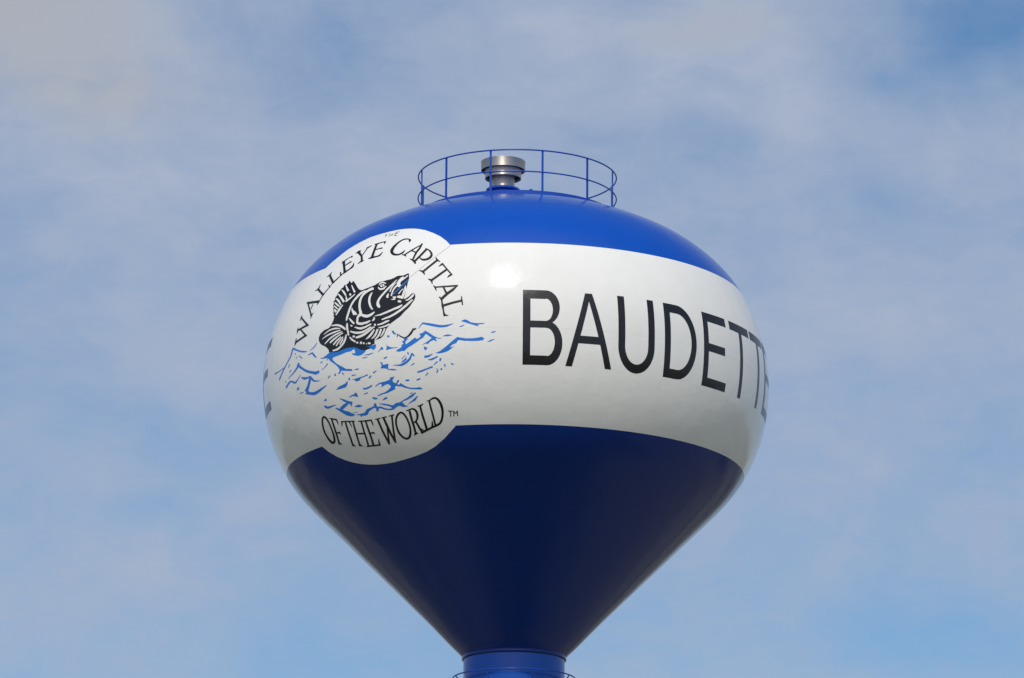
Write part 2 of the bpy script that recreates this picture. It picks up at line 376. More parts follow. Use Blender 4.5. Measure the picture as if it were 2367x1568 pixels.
LETTERING_FOOT = """
s -8787,7375,-8790,7321 -8829,7374,-8807,7322 -8883,7365,-8817,7321 -8929,7349,-8833,7317 -8965,7326,-8858,7302 -8996,7298,-8887,7280 -9023,7268,-8913,7255 -9058,7220,-8945,7211 -9086,7164,-8971,7158 -9113,7097,-8996,7094 -9132,7025,-9013,7025 -9131,6954,-9012,6959 -9117,6883,-8998,6894 -9062,6755,-8932,6770 -9029,6702,-8890,6726 -8991,6661,-8847,6692 -8962,6638,-8823,6678 -8924,6619,-8805,6671 -8861,6605,-8804,6672 -8783,6608,-8804,6671 -8711,6621,-8788,6673 -8653,6643,-8770,6678 -8613,6670,-8748,6690 -8586,6700,-8724,6712 -8564,6734,-8699,6740 -8538,6797,-8663,6799 -8522,6868,-8636,6866 -8521,7010,-8622,7006 -8542,7154,-8641,7148 -8565,7214,-8668,7203 -8595,7264,-8701,7249 -8629,7303,-8736,7283 -8666,7333,-8772,7307 -8695,7351,-8792,7317 -8730,7365,-8807,7322 -8765,7373,-8823,7324
s -8427,7246,-8319,7248 -8433,7026,-8323,7029 -8460,6795,-8348,6797 -8529,6557,-8414,6559
s -8508,7267,-8480,7289 -8315,7220,-8273,7252 -8131,7175,-8083,7212
s -8181,7210,-8092,7225 -8153,7180,-8068,7193 -8133,7149,-8050,7155 -8118,7105,-8062,7106 -8109,7054,-8081,7054
s -8460,6856,-8424,6896 -8154,6822,-8119,6863
s -8171,6874,-8130,6873 -8194,6803,-8153,6803
p -8464,6624 -8390,6607 -8318,6522 -8534,6563
s -7701,7093,-7600,7097 -7722,6833,-7619,6837 -7740,6615,-7634,6620 -7772,6445,-7663,6449
s -7911,7104,-7892,7135 -7149,7036,-7130,7072
s -7893,7123,-7792,7117 -7902,7081,-7820,7075 -7913,7043,-7851,7036 -7930,7014,-7888,7008 -7949,6988,-7925,6984
s -7490,7068,-7423,7079 -7458,7021,-7395,7031 -7432,6978,-7373,6985 -7417,6944,-7374,6947 -7408,6912,-7382,6914
p -7714,6505 -7639,6476 -7568,6389 -7790,6439
s -7288,7056,-7191,7059 -7318,6826,-7218,6829 -7348,6627,-7246,6631 -7392,6398,-7287,6403
s -6857,7022,-6763,7026 -6875,6750,-6779,6755 -6884,6574,-6785,6579 -6931,6350,-6830,6354
s -7347,6713,-7317,6754 -6824,6668,-6797,6709
s -6969,7021,-6955,7051 -6670,7000,-6655,7034
p -7372,6436 -7260,6429 -7174,6360 -7432,6394
s -6626,7000,-6534,7006 -6624,6758,-6520,6766 -6620,6549,-6513,6556 -6668,6321,-6549,6327
s -6724,7000,-6710,7036 -6479,6987,-6466,7028 -6263,6987,-6254,7028
s -6342,7022,-6261,7032 -6313,6929,-6241,6937 -6275,6847,-6248,6850
s -6615,6660,-6592,6702 -6324,6645,-6304,6685
s -6352,6694,-6316,6697 -6344,6620,-6309,6624
s -7008,6324,-6984,6363 -6613,6307,-6586,6355 -6236,6296,-6210,6343
s -6214,6498,-6191,6497 -6259,6448,-6205,6446 -6299,6397,-6213,6399 -6311,6347,-6215,6355 -6318,6299,-6211,6310
s -6023,7009,-5920,7023 -5936,6655,-5831,6671 -5817,6289,-5712,6307
s -5728,6298,-5823,6299 -5611,6608,-5702,6609 -5564,6800,-5633,6800
s -5723,7018,-5615,7034 -5651,6759,-5531,6778 -5576,6529,-5463,6550 -5475,6309,-5378,6329
s -5390,6320,-5484,6318 -5310,6636,-5410,6635 -5252,6870,-5340,6871 -5204,7036,-5300,7038
s -6096,6994,-6094,7017 -5823,6999,-5822,7034
s -5774,7006,-5773,7032 -5503,7013,-5503,7050
s -5409,7026,-5411,7052 -5140,7038,-5143,7075
s -4849,7116,-4821,7067 -4901,7105,-4862,7057 -4963,7085,-4906,7041 -5022,7056,-4947,7020 -5071,7019,-4988,6991 -5115,6976,-5027,6956 -5151,6929,-5059,6918 -5184,6858,-5091,6854 -5200,6783,-5108,6786 -5205,6706,-5109,6715 -5197,6632,-5098,6647 -5173,6564,-5075,6586 -5134,6504,-5041,6532 -5080,6451,-4993,6486 -5015,6409,-4937,6450 -4965,6386,-4899,6436 -4910,6370,-4859,6426 -4851,6362,-4824,6423 -4788,6364,-4794,6425 -4724,6376,-4765,6432 -4663,6400,-4740,6443 -4615,6435,-4709,6464 -4577,6476,-4676,6495 -4546,6520,-4648,6530 -4517,6588,-4617,6591 -4502,6659,-4598,6656 -4500,6729,-4593,6722 -4509,6798,-4597,6786 -4548,6916,-4634,6900 -4584,6977,-4667,6955 -4625,7029,-4705,7004 -4652,7056,-4728,7025 -4681,7077,-4751,7041 -4712,7094,-4775,7052 -4746,7108,-4798,7062 -4790,7118,-4814,7066 -4835,7118,-4841,7065
s -4464,7108,-4363,7117 -4441,6872,-4338,6882 -4413,6689,-4308,6699 -4410,6472,-4303,6481
s -4562,7104,-4569,7131 -4326,7129,-4338,7171
s -4360,7129,-4365,7165 -4316,7131,-4322,7171 -4278,7133,-4273,7177 -4251,7129,-4217,7173 -4223,7116,-4164,7156 -4194,7096,-4118,7131 -4172,7073,-4081,7100 -4159,7046,-4059,7064 -4152,7013,-4046,7023 -4153,6983,-4044,6982 -4164,6935,-4067,6924 -4189,6891,-4107,6872 -4212,6867,-4144,6840 -4242,6845,-4186,6814 -4268,6830,-4232,6793 -4288,6823,-4280,6784 -4316,6820,-4320,6785 -4350,6817,-4353,6786
s -4284,6824,-4196,6847 -4205,6690,-4116,6713 -4093,6482,-3993,6507
s -4099,6471,-4124,6523 -3806,6538,-3833,6593 -3492,6611,-3518,6662 -3263,6670,-3287,6715
s -4071,6609,-4037,6627 -4035,6582,-3997,6601 -3996,6553,-3959,6577 -3944,6536,-3933,6569 -3885,6551,-3913,6575 -3843,6578,-3875,6596 -3805,6604,-3834,6619
p -4415,6523 -4293,6535 -4223,6502 -4471,6443
s -3966,7222,-3878,7230 -3930,6955,-3831,6966 -3886,6744,-3785,6757 -3862,6544,-3750,6558
s -4038,7195,-4039,7219 -3947,7195,-3952,7230 -3859,7198,-3880,7243 -3801,7224,-3832,7253 -3760,7250,-3784,7268
s -3520,6807,-3497,6808 -3538,6761,-3486,6761 -3561,6717,-3480,6715 -3570,6689,-3488,6683 -3582,6666,-3502,6649 -3601,6650,-3540,6614 -3641,6633,-3603,6588 -3704,6614,-3675,6569 -3771,6595,-3743,6551
s -3544,7315,-3458,7323 -3510,7103,-3423,7112 -3469,6905,-3381,6914 -3445,6684,-3355,6693
s -3610,7305,-3614,7326 -3431,7317,-3439,7353
s -3480,7312,-3505,7339 -3413,7333,-3443,7366 -3349,7348,-3377,7391 -3309,7355,-3325,7402 -3272,7358,-3270,7409 -3242,7355,-3211,7404 -3211,7342,-3155,7388 -3179,7321,-3106,7362 -3149,7295,-3061,7329 -3107,7242,-3008,7270 -3075,7179,-2967,7199 -3054,7111,-2946,7122 -3047,7039,-2943,7041 -3058,6964,-2959,6958 -3085,6889,-2992,6878 -3111,6842,-3021,6825 -3144,6798,-3058,6774 -3180,6763,-3104,6729 -3219,6739,-3161,6695 -3266,6721,-3222,6670 -3318,6704,-3287,6650 -3413,6682,-3392,6628 -3516,6663,-3500,6611
"""
LETTERING_MARK = """
s -2771,7009,-2766,7034 -2577,7002,-2572,7027
s -2692,7022,-2645,7023 -2700,6874,-2655,6875
s -2550,7026,-2506,7026 -2572,6875,-2524,6875
s -2545,7013,-2517,7022 -2528,6987,-2496,6998 -2509,6960,-2476,6975 -2473,6942,-2467,6969 -2429,6957,-2454,6975 -2396,6982,-2422,6996 -2366,7006,-2389,7018
s -2406,7025,-2363,7027 -2406,6877,-2362,6879
"""
FISH = """
p -7872,9650 -7974,9592 -8254,9569 -8463,9505 -8553,9418 -8549,9336 -8471,9244 -8340,9179 -8158,9124 -8017,9050 -7948,8993 -7939,8940 -7695,8895 -7447,8879 -7203,8896 -6965,8918 -6734,8921 -6508,8890 -6391,8851 -6289,8811 -6115,8790 -5956,8809 -5848,8835 -5768,8907 -5652,8927 -5641,8960 -5654,9009 -5644,9012 -5491,9027 -5381,9041 -5272,9088 -5205,9146 -5166,9207 -5114,9275 -5010,9348 -4920,9405 -4727,9480 -4536,9555 -4365,9672 -4171,9783 -4058,9901 -3979,9981 -3960,10066 -3997,10139 -4072,10162 -4148,10150 -4229,10094 -4350,10043 -4425,10027 -4464,10041 -4422,10118 -4395,10311 -4379,10399 -4367,10517 -4347,10636 -4397,10781 -4454,10781 -4631,10735 -4813,10746 -4922,10742 -5035,10701 -5165,10672 -5373,10660 -5512,10646 -5655,10642 -5761,10611 -5893,10570 -6088,10536 -6274,10512 -6522,10481 -6667,10530 -6801,10620 -6906,10707 -7097,10835 -7142,10826 -7166,10776 -7260,10828 -7353,10887 -7359,10822 -7465,10766 -7574,10776 -7591,10713 -7698,10685 -7724,10638 -7838,10571 -7829,10506 -7922,10446 -7898,10361 -7976,10332 -7906,10264 -7937,10215 -7873,10154 -7910,10107 -7823,10035 -7852,9995 -7772,9934 -7824,9906 -7748,9862 -7773,9781
"""
HOOK = """
s -4660,9093,-4647,9104 -4543,9025,-4515,9050 -4482,8998,-4456,9026 -4425,8976,-4401,9007 -4391,8966,-4374,8998 -4357,8959,-4353,8993 -4318,8959,-4329,8992 -4272,8962,-4295,8999 -4222,8971,-4257,9011 -4170,8987,-4220,9026 -4097,9023,-4160,9063 -4030,9066,-4107,9105 -3989,9110,-4064,9143 -3960,9144,-4026,9178 -3942,9161,-3986,9195 -3922,9175,-3953,9203
s -4659,9090,-4608,9080 -4668,9013,-4645,9009
s -3878,9212,-3846,9173 -3978,9181,-3946,9144
s -4018,9205,-4001,9207 -4001,9153,-3965,9159
"""
LINE = """
s -2806,11570,-2799,11564 -4307,10663,-4300,10658
"""
WHITE_CUTS = """
s -7164,10717,-7125,10721 -7046,10595,-6980,10605 -6899,10455,-6812,10469
s -7502,10751,-7455,10756 -7391,10638,-7306,10648 -7283,10539,-7185,10552
s -7669,10636,-7644,10650 -7596,10588,-7551,10611 -7527,10539,-7451,10563 -7435,10479,-7362,10495 -7340,10412,-7277,10425
s -7133,10464,-7060,10455 -7141,10433,-7022,10420 -7100,10396,-7029,10389
s -7330,10399,-7270,10400 -7293,10353,-7224,10353 -7267,10313,-7184,10306 -7257,10280,-7177,10264 -7254,10246,-7180,10229
s -7210,10216,-7273,10256 -7007,10294,-7064,10331 -6798,10397,-6830,10417
s -7820,10531,-7785,10546 -7615,10395,-7531,10421 -7379,10227,-7286,10250
s -7876,10400,-7844,10421 -7789,10350,-7738,10379 -7709,10299,-7625,10326 -7606,10233,-7529,10248 -7499,10158,-7441,10169
s -7905,10291,-7863,10312 -7715,10185,-7659,10216 -7531,10108,-7502,10126
s -7892,10195,-7860,10211 -7751,10114,-7703,10139 -7589,10044,-7565,10057
s -7869,10089,-7834,10110 -7779,10035,-7723,10067 -7676,9995,-7640,10015
s -7743,9982,-7790,10013 -7655,10003,-7707,10038
s -7387,10169,-7344,10149 -7563,10077,-7467,10035 -7700,9920,-7641,9896
s -6315,10464,-6288,10441 -6433,10448,-6384,10407 -6557,10421,-6476,10367 -6671,10360,-6586,10311 -6776,10290,-6691,10245 -6863,10221,-6777,10181 -6933,10144,-6846,10111 -6987,10049,-6891,10019 -7028,9953,-6925,9924 -7084,9789,-6981,9763 -7099,9692,-7024,9674
s -5957,10513,-5893,10433 -6035,10505,-5967,10428 -6123,10490,-6046,10418 -6236,10458,-6153,10392 -6344,10417,-6257,10358 -6418,10373,-6325,10322 -6470,10324,-6375,10282 -6509,10268,-6406,10232 -6532,10208,-6424,10179 -6540,10145,-6427,10122 -6536,10080,-6419,10062 -6521,10015,-6406,10004 -6495,9948,-6384,9945 -6470,9897,-6353,9901 -6445,9851,-6316,9852 -6435,9819,-6290,9803 -6435,9802,-6300,9762 -6447,9785,-6325,9737 -6463,9762,-6346,9717
p -6843,10026 -6776,9950 -6601,9862 -6525,9786 -6725,9795 -6826,9904 -6874,9995
s -6443,9798,-6346,9735 -6471,9781,-6382,9723 -6504,9762,-6414,9713 -6530,9734,-6435,9701 -6545,9698,-6444,9676 -6548,9660,-6448,9643 -6548,9626,-6447,9612 -6547,9597,-6443,9587 -6541,9567,-6437,9568 -6513,9532,-6434,9565 -6456,9508,-6433,9567 -6406,9499,-6406,9565 -6368,9492,-6365,9561 -6306,9482,-6306,9551 -6236,9476,-6259,9545 -6182,9483,-6226,9545 -6144,9492,-6177,9547 -6094,9491,-6122,9549 -6024,9493,-6066,9553 -5940,9514,-5981,9560 -5854,9538,-5885,9572
s -6399,9773,-6368,9808 -6321,9733,-6282,9784 -6237,9695,-6199,9764 -6169,9677,-6148,9751 -6099,9662,-6096,9739 -6025,9654,-6051,9734 -5954,9659,-6002,9733 -5891,9670,-5948,9738 -5837,9683,-5900,9745 -5776,9707,-5840,9759 -5730,9731,-5791,9774 -5687,9770,-5716,9790
s -6616,9446,-6605,9470 -6455,9393,-6435,9439 -6377,9373,-6369,9426 -6285,9361,-6305,9421 -6175,9369,-6211,9424 -6057,9387,-6099,9436 -5803,9447,-5833,9481
s -6835,9357,-6819,9385 -6716,9317,-6695,9357 -6594,9282,-6580,9336 -6472,9263,-6475,9322 -6353,9255,-6371,9316 -6236,9258,-6264,9315 -6123,9271,-6163,9322 -6023,9295,-6069,9340 -5936,9323,-5981,9363 -5795,9371,-5829,9401
s -6525,9147,-6547,9198 -6436,9146,-6463,9203 -6338,9149,-6378,9211 -6226,9163,-6275,9224 -6110,9186,-6169,9244 -6000,9221,-6061,9272 -5897,9261,-5957,9306 -5801,9302,-5857,9344 -5725,9336,-5769,9375 -5684,9343,-5707,9384 -5650,9344,-5662,9383
s -6837,9515,-6810,9546 -6738,9479,-6710,9511
s -6688,9192,-6690,9244 -6581,9181,-6583,9233
s -6939,9724,-6895,9739 -6823,9629,-6757,9656 -6666,9537,-6607,9565
s -7036,9614,-6962,9602 -7046,9560,-6954,9547 -7049,9504,-6942,9496 -7021,9450,-6926,9449 -6990,9397,-6902,9396 -6935,9268,-6857,9266
s -6867,9215,-6823,9230 -6812,9168,-6756,9190 -6746,9120,-6687,9153 -6655,9081,-6610,9115 -6562,9045,-6523,9076
s -6505,9014,-6505,9062 -6413,9008,-6412,9050
s -6329,8985,-6325,9048 -6238,8976,-6234,9035
s -6196,8968,-6181,9018 -6122,8955,-6107,9005
s -6050,8949,-6039,8978 -6005,8940,-5994,8969
s -5961,8944,-5955,8994 -5838,8930,-5832,8977
s -7836,9622,-7853,9654 -7694,9612,-7714,9654 -7566,9597,-7575,9650 -7461,9576,-7446,9628 -7367,9548,-7330,9599 -7283,9518,-7230,9562 -7211,9485,-7145,9524 -7147,9458,-7087,9487 -7087,9429,-7038,9451
s -8265,9441,-8284,9453 -8102,9478,-8136,9501 -7942,9507,-7984,9542 -7784,9518,-7817,9559 -7630,9516,-7651,9561 -7491,9507,-7496,9541 -7351,9492,-7352,9516
s -8345,9332,-8362,9344 -8190,9361,-8223,9384 -8032,9386,-8073,9422 -7849,9405,-7887,9445 -7660,9418,-7696,9463 -7315,9443,-7336,9472
s -8161,9180,-8202,9201 -8019,9230,-8072,9259 -7873,9276,-7934,9315 -7715,9317,-7767,9357 -7548,9349,-7593,9391 -7384,9372,-7415,9408 -7216,9391,-7239,9419
s -7853,9165,-7914,9202 -7663,9225,-7728,9268 -7428,9298,-7473,9332 -7179,9355,-7206,9379
s -7665,9092,-7724,9121 -7495,9176,-7558,9212 -7265,9265,-7306,9291
s -7517,9051,-7571,9074 -7364,9148,-7425,9177 -7158,9252,-7203,9276
s -7321,9066,-7374,9087 -7200,9147,-7266,9173 -7151,9209,-7190,9224
s -7044,9313,-6984,9300 -7072,9260,-6995,9243 -7106,9210,-7012,9185 -7143,9159,-7053,9130 -7194,9113,-7110,9077 -7264,9072,-7189,9032 -7347,9038,-7277,8995 -7430,9009,-7365,8962 -7516,8991,-7469,8938 -7622,8982,-7597,8935 -7744,8979,-7726,8939
s -4899,10637,-4871,10620 -5100,10515,-5039,10477 -5314,10374,-5244,10332 -5513,10223,-5442,10183 -5580,10167,-5498,10128 -5625,10116,-5531,10081 -5647,10078,-5537,10048 -5659,10039,-5536,10016 -5661,10002,-5528,9991 -5646,9964,-5518,9975 -5622,9934,-5502,9961 -5599,9909,-5484,9945 -5553,9884,-5469,9918 -5509,9865,-5450,9892
s -5962,10362,-5924,10343 -6014,10331,-5951,10302 -6060,10292,-5968,10259 -6081,10234,-5979,10208 -6088,10172,-5978,10153 -6073,10112,-5966,10104 -6045,10053,-5942,10054 -6004,9993,-5911,10001 -5954,9934,-5872,9950 -5892,9885,-5830,9904 -5829,9843,-5783,9859
s -5666,9656,-5674,9672 -5404,9653,-5432,9698 -5131,9693,-5170,9743 -4803,9756,-4843,9809 -4695,9773,-4735,9829 -4606,9789,-4654,9846 -4534,9819,-4579,9862 -4472,9849,-4507,9882
s -4358,9967,-4373,9997 -4291,9969,-4314,10006 -4217,9979,-4261,10021 -4140,10014,-4201,10058 -4072,10053,-4147,10101 -4013,10115,-4065,10147
s -5687,10535,-5711,10546 -5663,10552,-5699,10570 -5640,10569,-5686,10594 -5615,10578,-5664,10615 -5588,10585,-5627,10627 -5557,10588,-5584,10632 -5523,10585,-5532,10630 -5480,10577,-5474,10615 -5426,10561,-5417,10594 -5371,10545,-5362,10575
s -5723,10481,-5689,10491 -5702,10457,-5659,10471 -5678,10431,-5632,10453 -5638,10404,-5613,10446 -5586,10390,-5590,10440 -5536,10384,-5556,10437 -5490,10382,-5523,10436 -5435,10389,-5480,10439 -5385,10406,-5441,10448 -5349,10436,-5399,10467 -5318,10470,-5356,10492
p -4441,10737 -4399,10705 -4533,10628 -4688,10553 -4708,10500 -4642,10430 -4683,10375 -4830,10424 -4863,10495 -4858,10550 -4802,10619 -4712,10686 -4635,10702 -4587,10686 -4609,10658 -4522,10688
s -4875,10467,-4812,10429 -4937,10417,-4877,10382 -4991,10364,-4931,10336 -5019,10308,-4958,10287 -5033,10255,-4974,10238 -5056,10169,-4994,10152
s -4886,10553,-4869,10541 -4960,10521,-4932,10501 -5030,10485,-4985,10459 -5073,10437,-5025,10415 -5103,10388,-5053,10369 -5125,10342,-5070,10324 -5142,10297,-5083,10278
s -5185,10251,-5144,10237 -5215,10220,-5146,10197 -5242,10189,-5143,10163 -5241,10156,-5146,10140 -5236,10129,-5146,10116
p -4457,10437 -4411,10366 -4400,10275 -4435,10154 -4481,10046 -4558,10033 -4586,10062 -4536,10198 -4509,10320
s -4557,10338,-4534,10325 -4656,10274,-4602,10242 -4732,10205,-4698,10184
p -4756,10137 -4658,10146 -4560,10120 -4587,10063 -4669,10067 -4756,10100
p -4978,10134 -4816,10133 -4779,10095 -4846,10082 -4798,10045 -4891,10035 -5033,10058 -4968,10071 -4892,10079
s -4700,9962,-4702,10008 -4619,9942,-4621,10006 -4548,9944,-4549,9984
p -5625,10533 -5585,10565 -5483,10559 -5417,10511 -5439,10468 -5523,10463 -5605,10494
s -5340,9519,-5361,9548 -5186,9535,-5215,9579 -4981,9558,-5020,9609 -4780,9608,-4832,9660 -4523,9697,-4582,9747 -4275,9819,-4339,9867 -4124,9914,-4180,9954 -4047,9969,-4086,9998
s -5526,9396,-5541,9430 -5419,9397,-5438,9437 -5310,9402,-5341,9449 -5200,9424,-5240,9471 -5107,9444,-5144,9495 -4995,9473,-5011,9498
s -5680,9398,-5690,9456 -5597,9395,-5605,9448
s -5483,9317,-5491,9338 -5311,9313,-5329,9351 -5130,9330,-5159,9372 -4967,9366,-4999,9406
s -5688,9314,-5639,9292 -5815,9233,-5729,9192 -5877,9189,-5802,9146 -5944,9151,-5879,9107 -6002,9118,-5966,9087 -6065,9089,-6049,9074
s -5551,9310,-5470,9285 -5589,9248,-5508,9223 -5629,9194,-5549,9165 -5671,9156,-5601,9122 -5715,9126,-5656,9090 -5755,9100,-5717,9071 -5798,9076,-5775,9058
s -5397,9300,-5315,9279 -5424,9249,-5339,9226 -5454,9202,-5367,9174 -5485,9161,-5406,9130 -5525,9124,-5457,9089 -5583,9084,-5530,9052 -5650,9044,-5609,9018
s -5223,9301,-5163,9283 -5283,9218,-5211,9194 -5316,9174,-5256,9150 -5350,9136,-5303,9112 -5377,9115,-5349,9095 -5406,9099,-5389,9085
s -5732,9642,-5675,9638 -5732,9621,-5665,9617 -5733,9603,-5655,9593 -5739,9595,-5659,9565 -5748,9586,-5693,9547 -5773,9574,-5730,9538 -5801,9560,-5764,9530
"""
FISH_INK = """
s -5481,10569,-5472,10554 -5511,10570,-5502,10553 -5543,10571,-5529,10553 -5568,10564,-5540,10551 -5567,10545,-5537,10545 -5551,10525,-5525,10530 -5532,10507,-5512,10518 -5507,10495,-5498,10512 -5488,10489,-5476,10505 -5488,10492,-5455,10487 -5494,10486,-5465,10470 -5510,10475,-5487,10457 -5528,10469,-5517,10450 -5549,10473,-5551,10457 -5581,10483,-5586,10470 -5615,10494,-5619,10482
s -4589,10293,-4576,10287 -4666,10191,-4640,10180
s -4473,10318,-4465,10316 -4490,10177,-4481,10175
"""
TONGUE = """
s -4383,10603,-4333,10568 -4577,10491,-4512,10445 -4736,10383,-4678,10344 -4897,10270,-4842,10235 -5003,10186,-4957,10158
"""
